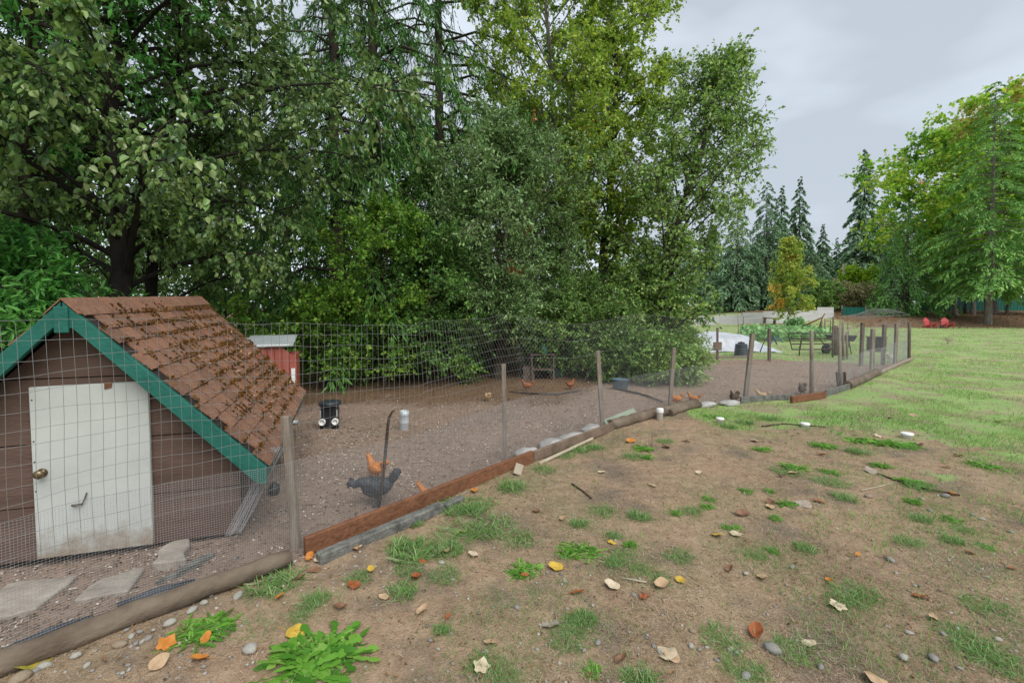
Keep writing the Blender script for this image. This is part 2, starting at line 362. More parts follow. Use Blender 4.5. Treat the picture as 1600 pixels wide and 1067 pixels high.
def ground_mat():
    m = bpy.data.materials.new('ground'); m.use_nodes = True; t = m.node_tree; b = t.nodes['Principled BSDF']
    b.inputs['Roughness'].default_value = 0.95; b.inputs['Specular IOR Level'].default_value = 0.15
    A = t.nodes.new('ShaderNodeVertexColor'); A.layer_name = 'zone'; sp = t.nodes.new('ShaderNodeSeparateColor'); t.links.new(A.outputs[0], sp.inputs[0])
    co = t.nodes.new('ShaderNodeTexCoord')
    def noise(sc, det=5, ro=0.6):
        n = t.nodes.new('ShaderNodeTexNoise'); n.inputs['Scale'].default_value = sc; n.inputs['Detail'].default_value = det; n.inputs['Roughness'].default_value = ro
        t.links.new(co.outputs['Object'], n.inputs['Vector']); return n.outputs[0]
    def ramp(f, stops):
        r = t.nodes.new('ShaderNodeValToRGB'); e = r.color_ramp.elements
        e[0].position, e[0].color = stops[0][0], (*stops[0][1], 1); e[1].position, e[1].color = stops[-1][0], (*stops[-1][1], 1)
        for p, c in stops[1:-1]: k = e.new(p); k.color = (*c, 1)
        t.links.new(f, r.inputs[0]); return r.outputs[0]
    def mix(f, a, bb, fac=None):
        x = t.nodes.new('ShaderNodeMix'); x.data_type = 'RGBA'
        if isinstance(f, float): x.inputs[0].default_value = f
        else: t.links.new(f, x.inputs[0])
        t.links.new(a, x.inputs[6]); t.links.new(bb, x.inputs[7]); return x.outputs[2]
    def sharpen(v, n, lo=0.35, hi=0.65, amt=0.6):
        k = t.nodes.new('ShaderNodeMath'); k.operation = 'MULTIPLY_ADD'; t.links.new(n, k.inputs[0]); k.inputs[1].default_value = amt
        s0 = t.nodes.new('ShaderNodeMath'); s0.operation = 'SUBTRACT'; t.links.new(v, s0.inputs[0]); s0.inputs[1].default_value = amt / 2
        t.links.new(s0.outputs[0], k.inputs[2])
        r = t.nodes.new('ShaderNodeMapRange'); r.inputs[1].default_value = lo; r.inputs[2].default_value = hi; t.links.new(k.outputs[0], r.inputs[0]); return r.outputs[0]
    n1, n2, n3, n4 = noise(1.1, 6), noise(9, 6, 0.7), noise(60, 4, 0.7), noise(0.35, 4)
    vo = t.nodes.new('ShaderNodeTexVoronoi'); vo.inputs['Scale'].default_value = 45; t.links.new(co.outputs['Object'], vo.inputs['Vector'])
    n5, n6 = noise(1.5, 4, 0.6), noise(170, 3, 0.7)
    bare = mix(n3, ramp(n1, [(0.28, (0.205, 0.144, 0.094)), (0.5, (0.356, 0.242, 0.158)), (0.7, (0.452, 0.307, 0.200))]), ramp(n2, [(0.3, (0.151, 0.104, 0.072)), (0.5, (0.356, 0.253, 0.167)), (0.72, (0.538, 0.406, 0.282))]))
    bare = mix(ramp(n5, [(0.33, (0.85, 0.85, 0.85)), (0.50, (0, 0, 0))]), bare, ramp(n3, [(0.3, (0.098, 0.078, 0.062)), (0.7, (0.230, 0.187, 0.146))]))
    bare = mix(ramp(n4, [(0.50, (0, 0, 0)), (0.68, (0.5, 0.5, 0.5))]), bare, ramp(n2, [(0.3, (0.127, 0.156, 0.067)), (0.7, (0.265, 0.260, 0.146))]))
    bare = mix(ramp(n6, [(0.60, (0, 0, 0)), (0.75, (0.8, 0.8, 0.8))]), bare, ramp(n2, [(0.3, (0.353, 0.291, 0.224)), (0.7, (0.490, 0.426, 0.347))]))
    pen = mix(n3, ramp(n1, [(0.3, (0.202, 0.140, 0.103)), (0.7, (0.315, 0.225, 0.170))]), ramp(n2, [(0.3, (0.153, 0.110, 0.081)), (0.7, (0.403, 0.296, 0.226))]))
    pen = mix(ramp(n6, [(0.58, (0, 0, 0)), (0.70, (0.9, 0.9, 0.9))]), pen, ramp(n2, [(0.3, (0.381, 0.314, 0.263)), (0.7, (0.560, 0.482, 0.414))]))
    lawn = mix(n2, ramp(n4, [(0.3, (0.200, 0.325, 0.100)), (0.5, (0.263, 0.388, 0.125)), (0.7, (0.362, 0.400, 0.138))]), ramp(n1, [(0.3, (0.188, 0.325, 0.094)), (0.52, (0.275, 0.388, 0.138)), (0.64, (0.388, 0.338, 0.213)), (0.75, (0.425, 0.319, 0.225))]))
    lawn = mix(ramp(n5, [(0.47, (0, 0, 0)), (0.60, (0.95, 0.95, 0.95))]), lawn, ramp(n2, [(0.3, (0.24, 0.21, 0.12)), (0.7, (0.36, 0.29, 0.20))]))
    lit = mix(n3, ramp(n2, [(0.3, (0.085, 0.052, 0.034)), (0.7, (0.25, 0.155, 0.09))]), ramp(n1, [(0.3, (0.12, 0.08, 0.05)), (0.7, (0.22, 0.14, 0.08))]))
    c = mix(sharpen(sp.outputs[1], n2), bare, lawn)
    c = mix(sharpen(sp.outputs[0], n2, amt=0.3), c, pen)
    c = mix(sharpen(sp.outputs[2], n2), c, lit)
    t.links.new(c, b.inputs['Base Color'])
    bu = t.nodes.new('ShaderNodeBump'); bu.inputs['Strength'].default_value = 0.7; bu.inputs['Distance'].default_value = 0.035
    ad = t.nodes.new('ShaderNodeMath'); ad.operation = 'ADD'; t.links.new(n2, ad.inputs[0]); t.links.new(n3, ad.inputs[1])
    t.links.new(ad.outputs[0], bu.inputs['Height']); t.links.new(bu.outputs[0], b.inputs['Normal'])
    return m
ground = npmesh('ground', V, [Fq], ground_mat(), smooth=True)
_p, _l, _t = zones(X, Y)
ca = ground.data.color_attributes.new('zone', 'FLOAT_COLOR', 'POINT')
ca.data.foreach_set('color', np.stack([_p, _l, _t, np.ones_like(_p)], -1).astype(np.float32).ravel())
tag(ground, 'bare brown dirt, gravelly pen soil and green lawn', 'ground', kind='structure')

# ------------------------------------------------------------------ trees
def basis(ax, nr):
    x = norm(ax); y = norm(np.cross(nr, x)); z = np.cross(x, y); return x, y, z
def leaf_geo(P, ax, nr, L, W, kind='d', fold=0.25, curl=0.0):
    n = len(P); x, y, z = basis(ax, nr); L = np.broadcast_to(L, (n,))[:, None]; W = np.broadcast_to(W, (n,))[:, None]
    if kind == 'd':
        V = np.stack([P, P + x * L * 0.42 + y * W / 2 + z * W * fold, P + x * L, P + x * L * 0.42 - y * W / 2 + z * W * fold], 1)
        b = (np.arange(n) * 4)[:, None]
        return V.reshape(-1, 3), np.concatenate([b + [0, 2, 1], b + [0, 3, 2]])
    V = np.stack([P, P + x * L * 0.22 + y * W * 0.42 + z * W * fold, P + x * L * 0.62 + y * W * 0.40 + z * (W * fold - L * curl * 0.3), P + x * L - z * L * curl,
                  P + x * L * 0.62 - y * W * 0.40 + z * (W * fold - L * curl * 0.3), P + x * L * 0.22 - y * W * 0.42 + z * W * fold], 1)
    b = (np.arange(n) * 6)[:, None]
    return V.reshape(-1, 3), np.concatenate([b + [0, 3, 2, 1], b + [0, 5, 4, 3]])

def bez(P0, P1, P2, t): return (1 - t) ** 2 * P0 + 2 * t * (1 - t) * P1 + t * t * P2
def sph(rs, n): return norm(rs.normal(size=(n, 3)))

def broadleaf(name, label, cat, base, trunk, z0, env, n_limb, n_sub, n_twig, n_leaf, leafL, leafW, lm, bark, seed, group=None, up=0.5, droop=0.35,
              kind='d', asym=(0, 0), twigL=0.45, tr=0.12, flat_n=0.7, subL=0.38, spots=None, spot_mat=None, lean_limb=0.25, min_y=None):
    """trunk: [(dx,dy,z)] path; env(f): crown radius at crown fraction f; leaves grow along twigs on sub-branches on limbs"""
    rs = np.random.RandomState(seed)
    root = empty(name, tuple(base), label, cat, group)
    T = np.array(trunk, float); tz = T[:, 2]; H = tz[-1]
    def tp(z): return np.stack([np.interp(z, tz, T[:, 0]), np.interp(z, tz, T[:, 1]), z], -1)
    zz = np.linspace(-0.1, H, 12); TP = tp(zz); TP[1:-1, :2] += rs.normal(size=(10, 2)) * tr * 0.35
    a = Acc(); rad = tr * (1 - 0.9 * np.linspace(0, 1, 12)) ; rad[0] *= 1.35
    a.add(*tubes(TP[None], rad[None], 9))
    f = np.clip((np.arange(n_limb) + rs.rand(n_limb)) / n_limb, 0, 1); zs = z0 + f * (H - z0)
    az = np.arange(n_limb) * 2.39996 + rs.rand(n_limb) * 0.8
    d = np.stack([np.cos(az), np.sin(az)], -1)
    Rr = np.array([env(x) for x in f]) * rs.uniform(0.65, 1.2, n_limb) * (1 + d @ np.array(asym))
    P0 = tp(np.maximum(zs - Rr * up * 0.6, 0.25 * z0 + 0.1)); P2 = tp(zs); P2[:, :2] += d * Rr[:, None]; P2[:, 2] += Rr * up * rs.uniform(0.2, 1.0, n_limb)
    P1 = (P0 + P2) / 2; P1[:, 2] += Rr * lean_limb; P1 += rs.normal(size=P1.shape) * Rr[:, None] * 0.08
    tt = np.linspace(0, 1, 6)
    LP = np.stack([bez(P0, P1, P2, t) for t in tt], 1); lr = np.clip(tr * 0.26 * (1 - 0.5 * f), 0.007, 1)
    a.add(*tubes(LP, lr[:, None] * (1 - 0.85 * tt)[None], 5))
    # sub-branches
    li = np.repeat(np.arange(n_limb), n_sub); t = rs.uniform(0.15, 1.0, len(li)) ** 0.8; t3 = t[:, None]
    S0 = bez(P0[li], P1[li], P2[li], t3); ld = norm(P2[li] - P0[li])
    sd = norm(ld * 0.6 + sph(rs, len(li)) * 0.85 + np.array([0, 0, 0.15])); sl = Rr[li] * subL * rs.uniform(0.5, 1.3, len(li)) * (1.15 - 0.5 * t) + 0.12
    S2 = S0 + sd * sl[:, None]; S1 = (S0 + S2) / 2 + np.array([0, 0, 1]) * sl[:, None] * 0.12; S2[:, 2] -= sl * droop * 0.3
    SP = np.stack([bez(S0, S1, S2, x) for x in (0, 0.5, 1)], 1)
    a.add(*tubes(SP, (lr[li] * 0.3)[:, None] * np.array([1, 0.7, 0.35])[None], 4))
    # twigs
    si = np.repeat(np.arange(len(li)), n_twig); t3 = rs.uniform(0.1, 1.0, len(si))[:, None]
    W0 = bez(S0[si], S1[si], S2[si], t3); wd = norm(sd[si] * 0.55 + sph(rs, len(si)) * 0.9 + np.array([0, 0, -droop * 0.35]))
    wl = twigL * rs.uniform(0.5, 1.3, len(si)); W2 = W0 + wd * wl[:, None]; W2[:, 2] -= droop * wl * 0.4
    if min_y is not None:
        k = (W2[:, 1] + base[1]) > min_y; W0, W2, wd, wl = W0[k], W2[k], wd[k], wl[k]
    a.add(*tubes(np.stack([W0, W2], 1), np.array([[0.004, 0.0015]]) * (1 + tr * 3), 3))
    a.build('trunk', bark, root, True)
    # leaves
    wi = np.repeat(np.arange(len(W0)), n_leaf); u_ = rs.uniform(0.1, 1.05, len(wi))[:, None]
    P = W0[wi] + (W2[wi] - W0[wi]) * u_ + sph(rs, len(wi)) * leafL * 0.35
    ax = norm(norm(W2 - W0)[wi] * 0.4 + sph(rs, len(wi)) * 0.75 + np.array([0, 0, -droop]))
    nr = norm(np.array([0, 0, flat_n]) + sph(rs, len(wi)) * 0.8)
    sz = rs.uniform(0.65, 1.25, len(wi))
    Vv, Ff = leaf_geo(P, ax, nr, leafL * sz, leafW * sz, kind, curl=0.12 if kind == 'o' else 0)
    npm = [Ff]; mi = [0]; mats_ = [lm]
    if spots is not None:
        dist = np.min(np.stack([np.linalg.norm(P - (np.array(q[:3]) - np.array(base)), axis=1) / q[3] for q in spots]), 0)
        hit = (dist < 1) & (rs.rand(len(P)) < 0.75); nf = len(Ff) // len(P)
        mi = [np.tile(hit.astype(np.int32), nf)]; mats_ = [lm, spot_mat]
    npmesh('crown', Vv, npm, mats_, root, mi)
    return root

def conifer_mesh(seed, H, Rm, z0, n_br, n_sp, n_bl, bl, bw, droop, tr, shape=0.85, rag=0.35, lift=0.15):
    """returns (trunk V,F), (needles V,F) for one conifer"""
    rs = np.random.RandomState(seed); a = Acc()
    zz = np.linspace(-0.1, H, 10); TP = np.stack([rs.normal(size=10) * 0.02 * H / 10, rs.normal(size=10) * 0.02 * H / 10, zz], -1); TP[0, :2] = 0; TP[-1, :2] = 0; TP[-1, 2] = H * 0.965
    a.add(*tubes(TP[None], (tr * (1 - 0.96 * np.linspace(0, 1, 10)))[None], 9))
    f = (np.arange(n_br) + rs.rand(n_br)) / n_br; zs = z0 + f ** 1.05 * (H - z0) * 0.99
    az = np.arange(n_br) * 2.39996 + rs.rand(n_br) * 1.0; d = np.stack([np.cos(az), np.sin(az), 0 * az], -1)
    L = Rm * np.clip(1 - f, 0.035, 1) ** shape * rs.uniform(1 - rag, 1 + rag * 0.6, n_br) * np.where(f < 0.08, 0.75, 1)
    P0 = np.stack([0 * zs, 0 * zs, zs], -1); P1 = P0 + d * L[:, None] * 0.5 + np.array([0, 0, 1]) * L[:, None] * lift; P2 = P0 + d * L[:, None]; P2[:, 2] -= L * droop
    a.add(*tubes(np.stack([bez(P0, P1, P2, t) for t in (0, 0.33, 0.66, 1)], 1), (0.012 * H / 12 + 0.010 * L)[:, None] * np.array([1, 0.7, 0.45, 0.15]), 4))
    bi = np.repeat(np.arange(n_br), n_sp); t = rs.uniform(0.12, 1.0, len(bi)) ** 0.75; t3 = t[:, None]
    S0 = bez(P0[bi], P1[bi], P2[bi], t3); T = norm(2 * (1 - t3) * (P1[bi] - P0[bi]) + 2 * t3 * (P2[bi] - P1[bi]))
    side = np.cross(T, np.array([0, 0, 1.0])) * np.where(rs.rand(len(bi)) < 0.5, 1, -1)[:, None]
    sd = norm(T * 0.75 + side * rs.uniform(0.2, 1, len(bi))[:, None] + np.array([0, 0, -1]) * (droop * rs.uniform(0.2, 1.4, len(bi)))[:, None])
    tipf = (0.22 + 0.78 * (1 - f[bi])); sl = (0.34 * L[bi] * (1.1 - 0.6 * t) * rs.uniform(0.6, 1.3, len(bi)) + 0.07 * Rm * tipf)
    si = np.repeat(np.arange(len(bi)), n_bl); v = rs.uniform(0, 1, len(si))[:, None]
    B0 = S0[si] + sd[si] * sl[si][:, None] * v; B0[:, 2] -= (v[:, 0] ** 2) * sl[si] * droop * 0.5
    bd = norm(sd[si] * 0.8 + sph(rs, len(si)) * 0.6 + np.array([0, 0, -droop * 0.6]))
    nr = norm(np.array([0, 0, 1.0]) + sph(rs, len(si)) * 0.6); s = rs.uniform(0.6, 1.3, len(si)) * np.repeat(tipf, n_bl)
    return a, leaf_geo(B0, bd, nr, bl * s, bw * s, 'd', fold=0.1)
def conifer(name, label, cat, base, nm, bark, group=None, **kw):
    root = empty(name, tuple(base), label, cat, group)
    a, (Vv, Ff) = conifer_mesh(**kw)
    a.build('trunk', bark, root, True); npmesh('crown', Vv, [Ff], nm, root)
    return root
def copy_tree(o, loc, scale, rz, label=None, group=None):
    c = o.copy(); S.collection.objects.link(c); c.location = loc; c.scale = scale; c.rotation_euler = (0, 0, rz)
    if label: c['label'] = label
    if group: c['group'] = group
    for ch in o.children:
        k = ch.copy(); S.collection.objects.link(k); k.parent = c
    return c

LM = {}
LM['alder'] = leafmat('alder_leaf', [(0.022, 0.045, 0.015), (0.045, 0.085, 0.024), (0.075, 0.125, 0.04), (0.085, 0.14, 0.028), (0.14, 0.17, 0.075)], 0.38, 0.32, 0.55, clump=0.25, gain=2.5)
LM['ash'] = leafmat('bright_leaf', [(0.025, 0.10, 0.02), (0.045, 0.155, 0.028), (0.07, 0.21, 0.035), (0.10, 0.25, 0.05)], 0.45, 0.35, 0.4, gain=1.9)
LM['hazel'] = leafmat('hazel_leaf', [(0.035, 0.095, 0.012), (0.065, 0.15, 0.018), (0.11, 0.205, 0.026), (0.18, 0.26, 0.04)], 0.5, 0.4, 0.3, gain=2.1)
LM['dark'] = leafmat('dark_leaf', [(0.022, 0.06, 0.014), (0.042, 0.095, 0.02), (0.07, 0.14, 0.03), (0.10, 0.18, 0.04)], 0.5, 0.3, 0.3, gain=2.2)
LM['willow'] = leafmat('willow_leaf', [(0.045, 0.085, 0.028), (0.075, 0.135, 0.042), (0.115, 0.18, 0.065), (0.16, 0.225, 0.105)], 0.5, 0.3, 0.35, gain=2.3)
LM['yellow'] = leafmat('cottonwood_leaf', [(0.08, 0.15, 0.02), (0.14, 0.22, 0.028), (0.21, 0.29, 0.035), (0.30, 0.34, 0.055)], 0.45, 0.4, 0.35, gain=1.85)
LM['pear'] = leafmat('pear_leaf', [(0.045, 0.095, 0.02), (0.08, 0.155, 0.032), (0.125, 0.21, 0.045), (0.19, 0.25, 0.055), (0.18, 0.26, 0.11)], 0.38, 0.35, 0.45, gain=2.1)
LM['under'] = leafmat('understory_leaf', [(0.045, 0.10, 0.02), (0.08, 0.155, 0.032), (0.125, 0.21, 0.05), (0.18, 0.25, 0.08)], 0.5, 0.35, 0.3, gain=2.0)
LM['rust'] = leafmat('rust_leaf', [(0.20, 0.04, 0.025), (0.32, 0.09, 0.04), (0.42, 0.16, 0.07)], 0.6, 0.35, 0.2, gain=1.75)
LM['spruce'] = leafmat('spruce_needle', [(0.018, 0.05, 0.014), (0.032, 0.08, 0.018), (0.052, 0.12, 0.026), (0.08, 0.16, 0.04)], 0.6, 0.25, 0.25, gain=2.3)
LM['fir'] = leafmat('fir_needle', [(0.05, 0.12, 0.032), (0.085, 0.185, 0.045), (0.13, 0.25, 0.058), (0.19, 0.31, 0.085)], 0.6, 0.25, 0.2, gain=1.8)
LM['farfir'] = leafmat('far_fir_needle', [(0.045, 0.085, 0.048), (0.065, 0.115, 0.06), (0.09, 0.145, 0.075), (0.115, 0.175, 0.09)], 0.7, 0.2, 0.15, gain=2.1)
LM['cedar'] = leafmat('cedar_spray', [(0.03, 0.09, 0.025), (0.055, 0.14, 0.032), (0.085, 0.19, 0.04), (0.12, 0.24, 0.055)], 0.6, 0.25, 0.2, gain=1.75)
LM['maple'] = leafmat('maple_leaf', [(0.085, 0.19, 0.022), (0.14, 0.27, 0.028), (0.20, 0.33, 0.035), (0.28, 0.38, 0.045), (0.36, 0.38, 0.055)], 0.5, 0.4, 0.3, clump=0.6, cscale=0.25, gain=1.85)
LM['maplegold'] = leafmat('turning_maple_leaf', [(0.18, 0.27, 0.05), (0.27, 0.31, 0.06), (0.36, 0.31, 0.08), (0.40, 0.25, 0.09)], 0.5, 0.4, 0.3, clump=0.6, cscale=0.3, gain=1.5)
LM['lime'] = leafmat('lime_leaf', [(0.14, 0.25, 0.02), (0.22, 0.34, 0.02), (0.30, 0.40, 0.03)], 0.5, 0.4, 0.3, gain=1.75)
LM['young'] = leafmat('young_maple_leaf', [(0.10, 0.18, 0.03), (0.17, 0.25, 0.04), (0.25, 0.30, 0.05), (0.34, 0.30, 0.06)], 0.5, 0.4, 0.3, clump=0.5, cscale=0.6, gain=1.75)
LM['gold'] = leafmat('gold_leaf', [(0.40, 0.26, 0.05), (0.46, 0.22, 0.05), (0.40, 0.30, 0.06)], 0.5, 0.4, 0.2, gain=1.75)
LM['veg'] = leafmat('vegetable_leaf', [(0.06, 0.14, 0.05), (0.10, 0.20, 0.07), (0.16, 0.28, 0.10), (0.22, 0.33, 0.15)], 0.5, 0.3, 0.3, gain=1.75)
LM['hedge'] = leafmat('dry_hedge_leaf', [(0.12, 0.17, 0.06), (0.22, 0.23, 0.10), (0.32, 0.28, 0.15), (0.36, 0.30, 0.20)], 0.6, 0.3, 0.2, gain=1.75)

def gb(px, Y):                       # foot of a tree seen in picture column px at depth Y
    x = (px - 800) / FPX * Y; return (x, Y, float(gz(x, Y)))

# --- near left: big glossy broadleaf over the coop
b = gb(186, 7.6)
broadleaf('alder_tree', 'big broad-leaved tree with glossy dark leaves and thick black trunk behind the coop', 'tree', b,
          [(0, 0, 0), (0.05, 0.1, 2), (0.0, 0.0, 4), (0.2, -0.1, 7), (0.3, 0, 9)], 2.3, lambda f: (2.7 + 0.5 * math.sin(f * 41)) * (0.8 + 0.5 * math.sin(PI * min(1, f * 1.1))) * (1.0 if f < 0.75 else 0.7), 54, 9, 8, 11,
          0.100, 0.072, LM['alder'], M['blackbark'], 11, up=0.22, droop=0.6, kind='o', asym=(0.12, -0.3), tr=0.20, subL=0.42, twigL=0.42, min_y=3.6)
b = gb(234, 9.0)
broadleaf('alder_tree', 'slimmer dark broad-leaved tree just right of the thickest trunk behind the coop', 'tree', b,
          [(0, 0, 0), (0.1, 0, 3), (0.5, 0.2, 6), (0.6, 0, 9)], 2.0, lambda f: 2.5 * (0.7 + 0.4 * math.sin(PI * f)), 26, 8, 7, 10, 0.10, 0.075, LM['alder'], M['blackbark'], 12, up=0.4, droop=0.5, asym=(0.2, -0.2), tr=0.13)
# bright compound-leaved shrub at far left
b = gb(-60, 6.3)
broadleaf('rowan_shrub', 'bright green shrub with long narrow leaflets beside the left roof slope of the coop', 'shrub', b,
          [(0, 0, 0), (0.1, 0, 1.2), (0.2, -0.1, 2.6)], 0.5, lambda f: 1.5 * (1 - 0.45 * f), 26, 8, 6, 15, 0.12, 0.040, LM['ash'], M['bark'], 13, up=0.3, droop=0.35, kind='o', tr=0.05, twigL=0.45)
b = gb(20, 6.9)
broadleaf('rowan_tree', 'tall bright green tree with narrow leaflets high above the coop roof', 'tree', b,
          [(0, 0, 0), (0.0, 0.2, 3), (0.7, -0.2, 7)], 4.0, lambda f: 1.7 * (0.6 + 0.5 * math.sin(PI * f)), 24, 8, 6, 9, 0.13, 0.042, LM['ash'], M['bark'], 14, up=0.3, droop=0.45, asym=(0.3, -0.3), tr=0.15)
# --- spruces
b = gb(527, 11.6)
conifer('spruce_tree', 'tall dark spruce with straight trunk and hanging branches behind the pen, nearest the coop', 'tree', b, LM['spruce'], M['bark'],
        seed=21, H=17, Rm=2.7, z0=1.2, n_br=120, n_sp=20, n_bl=24, bl=0.21, bw=0.036, droop=0.55, tr=0.20, shape=0.5, rag=0.5)
b = gb(588, 12.8)
conifer('spruce_tree', 'dark spruce with bare lower trunk rising above the bright green hazel bushes', 'tree', b, LM['spruce'], M['bark'],
        seed=22, H=18, Rm=3.6, z0=4.6, n_br=105, n_sp=20, n_bl=24, bl=0.22, bw=0.038, droop=0.6, tr=0.22, shape=0.5, rag=0.55)
b = gb(450, 15.5)
conifer('spruce_tree', 'thin spruce half hidden between the glossy broadleaf and the straight spruce', 'tree', b, LM['spruce'], M['bark'],
        seed=23, H=15, Rm=2.4, z0=1.0, n_br=85, n_sp=16, n_bl=11, bl=0.27, bw=0.06, droop=0.5, tr=0.16, shape=0.6, rag=0.5)
b = gb(690, 14.0)
conifer('spruce_tree', 'dark spruce whose branches hang over the grey-green willow from the top of the view', 'tree', b, LM['spruce'], M['bark'],
        seed=24, H=19, Rm=3.3, z0=5.2, n_br=95, n_sp=19, n_bl=18, bl=0.24, bw=0.045, droop=0.5, tr=0.2, shape=0.45, rag=0.5)
# --- hazels
for i, (px, Y, h, r_, sd) in enumerate([(600, 10.6, 4.0, 1.3, 31), (668, 11.0, 3.3, 1.2, 32), (505, 10.2, 2.0, 0.9, 33)]):
    broadleaf('hazel_bush', ['yellow-green hazel bush in front of the bare spruce trunk', 'mid green hazel bush beside the grey-green willow', 'low yellow-green bush behind the red hen house'][i], 'shrub', gb(px, Y),
              [(0, 0, 0), (0.05, 0, h * 0.5), (0.1, 0, h)], 0.15, lambda f, r_=r_: r_ * (0.8 + 0.35 * math.sin(PI * f)) * (1 + 0.35 * math.sin(f * 43)) * (1 if f < 0.75 else 0.55), 26, 8, 7, 12, 0.072, 0.058, LM['hazel'] if i != 1 else LM['dark'], M['bark'], sd, up=0.35, droop=0.25, tr=0.05, twigL=0.35)
# --- willow
b = gb(775, 11.8)
vs = [tuple(at(835, 175, 11.3)) + (0.33,), tuple(at(815, 350, 11)) + (0.30,), tuple(at(805, 420, 11)) + (0.25,), tuple(at(850, 160, 11.4)) + (0.25,), tuple(at(690, 560, 11)) + (0.2,), tuple(at(895, 290, 11.6)) + (0.3,)]
broadleaf('willow_tree', 'bushy grey-green willow with rust-red creeper leaves, in the middle of the hedge row', 'tree', b,
          [(0, 0, 0), (0.2, 0, 2), (0.3, 0, 4), (0.4, 0.1, 6.2)], 0.5, lambda f: 1.85 * (0.7 + 0.5 * math.sin(PI * min(1, f * 1.15))) * (1 if f < 0.75 else 0.65), 52, 9, 8, 14, 0.095, 0.037, LM['willow'], M['bark'], 41, up=0.55, droop=0.3, tr=0.12, spots=vs, spot_mat=LM['rust'], twigL=0.42)
b = gb(712, 12.6)
broadleaf('willow_tree', 'darker green willow leaning out behind the hazel bushes', 'tree', b,
          [(0, 0, 0), (0.1, 0, 2), (0.0, 0, 5)], 0.4, lambda f: 1.5 * (0.7 + 0.5 * math.sin(PI * f)), 36, 8, 7, 13, 0.09, 0.042, LM['dark'], M['bark'], 42, up=0.5, droop=0.3, tr=0.09)
# --- cottonwoods
b = gb(880, 13.6)
vs2 = [tuple(at(905, 210, 13)) + (0.35,), tuple(at(938, 175, 13)) + (0.3,)]
broadleaf('cottonwood_tree', 'tall yellow-green cottonwood with a leaning pale stem above the willow', 'tree', b,
          [(0, 0, 0), (0.0, 0, 4), (-0.3, 0, 8), (-0.7, 0, 13)], 3.4, lambda f: 2.3 * (0.75 + 0.4 * math.sin(PI * f)), 44, 9, 8, 13, 0.10, 0.075, LM['yellow'], M['greybark'], 51, up=0.9, droop=0.3, tr=0.15, spots=vs2, spot_mat=LM['rust'])
b = gb(935, 14.2)
broadleaf('cottonwood_tree', 'tall cottonwood with dark trunk and yellow-green crown beside the open sky', 'tree', b,
          [(0, 0, 0), (0.1, 0, 3), (0.5, 0, 7), (0.3, 0, 13)], 2.6, lambda f: 1.45 * (0.8 + 0.35 * math.sin(PI * f)), 46, 9, 8, 13, 0.10, 0.075, LM['yellow'], M['bark'], 52, up=0.8, droop=0.3, tr=0.17)
# --- pear-like tree in front
b = gb(1022, 11.9)
broadleaf('pear_tree', 'leafy tree with dark leaning trunk and long arching shoots standing inside the pen', 'tree', b,
          [(0, 0, 0), (0.12, 0, 1.6), (0.35, 0, 3.0), (0.75, 0, 4.6), (1.22, 0, 5.8), (1.62, 0, 8.0)], 1.0, lambda f: (0.88 if f < 0.28 else 1.65 if f < 0.62 else 1.5 - 2.6 * (f - 0.62)) * (1 + 0.34 * math.sin(f * 57)), 62, 9, 7, 8, 0.088, 0.060, LM['pear'], M['bark'], 61, up=0.75, droop=0.35, asym=(0.07, 0.0), tr=0.15, twigL=0.40, subL=0.33)
# --- understory along the back of the pen
US = [(905, 12.2, 1.9, 1.2), (960, 12.6, 2.3, 1.2), (865, 12.6, 2.6, 1.2), (1046, 12.8, 1.3, 0.5), (985, 11.3, 1.1, 0.75), (1040, 11.0, 0.75, 0.6)]
UL = ['arching green shrub behind the dark table', 'tall mixed shrub under the dark cottonwood trunk', 'shrub hanging over the dark table beneath the willow', 'leafy shrub to the right of the pear trunk', 'low spreading shrub behind the blue tub', 'low sprawling green shrub just behind the two orange hens']
for i, (px, Y, h, r_) in enumerate(US):
    broadleaf('understory_shrub', UL[i], 'shrub', gb(px, Y), [(0, 0, 0), (0.05, 0, h * 0.5), (0.1, 0, h)], 0.1, lambda f, r_=r_: r_ * (0.8 + 0.4 * math.sin(PI * f)), 22, 8, 7, 12, 0.07, 0.045, LM['under'] if i % 2 == 0 else LM['pear'], M['bark'], 70 + i, up=0.3, droop=0.35, tr=0.04, twigL=0.35, group=None)
# --- second row behind: darker trees that close the gaps
BK = [(-250, 14, 9, 3.4), (60, 17, 8, 3.2), (330, 16, 7.5, 2.8), (640, 18, 8, 2.8), (820, 18.5, 9, 2.8), (-100, 11, 5, 2.4)]
BL = ['dark tree beyond the far left bush', 'dark tree behind the rowan above the coop', 'dark tree filling the gap behind the coop roof ridge', 'dark leafy tree glimpsed behind the bare spruce trunk', 'dark tree glimpsed behind the willow crown', 'dark tree close behind the left roof slope']
for i, (px, Y, h, r_) in enumerate(BK):
    broadleaf('background_tree', BL[i], 'tree', gb(px, Y), [(0, 0, 0), (0.1, 0, h * 0.5), (0, 0, h)], 0.6, lambda f, r_=r_: r_ * (0.75 + 0.4 * math.sin(PI * f)), 30, 8, 6, 6, 0.19, 0.13, LM['dark'], M['bark'], 90 + i, up=0.35, droop=0.35, tr=0.16, twigL=0.5)
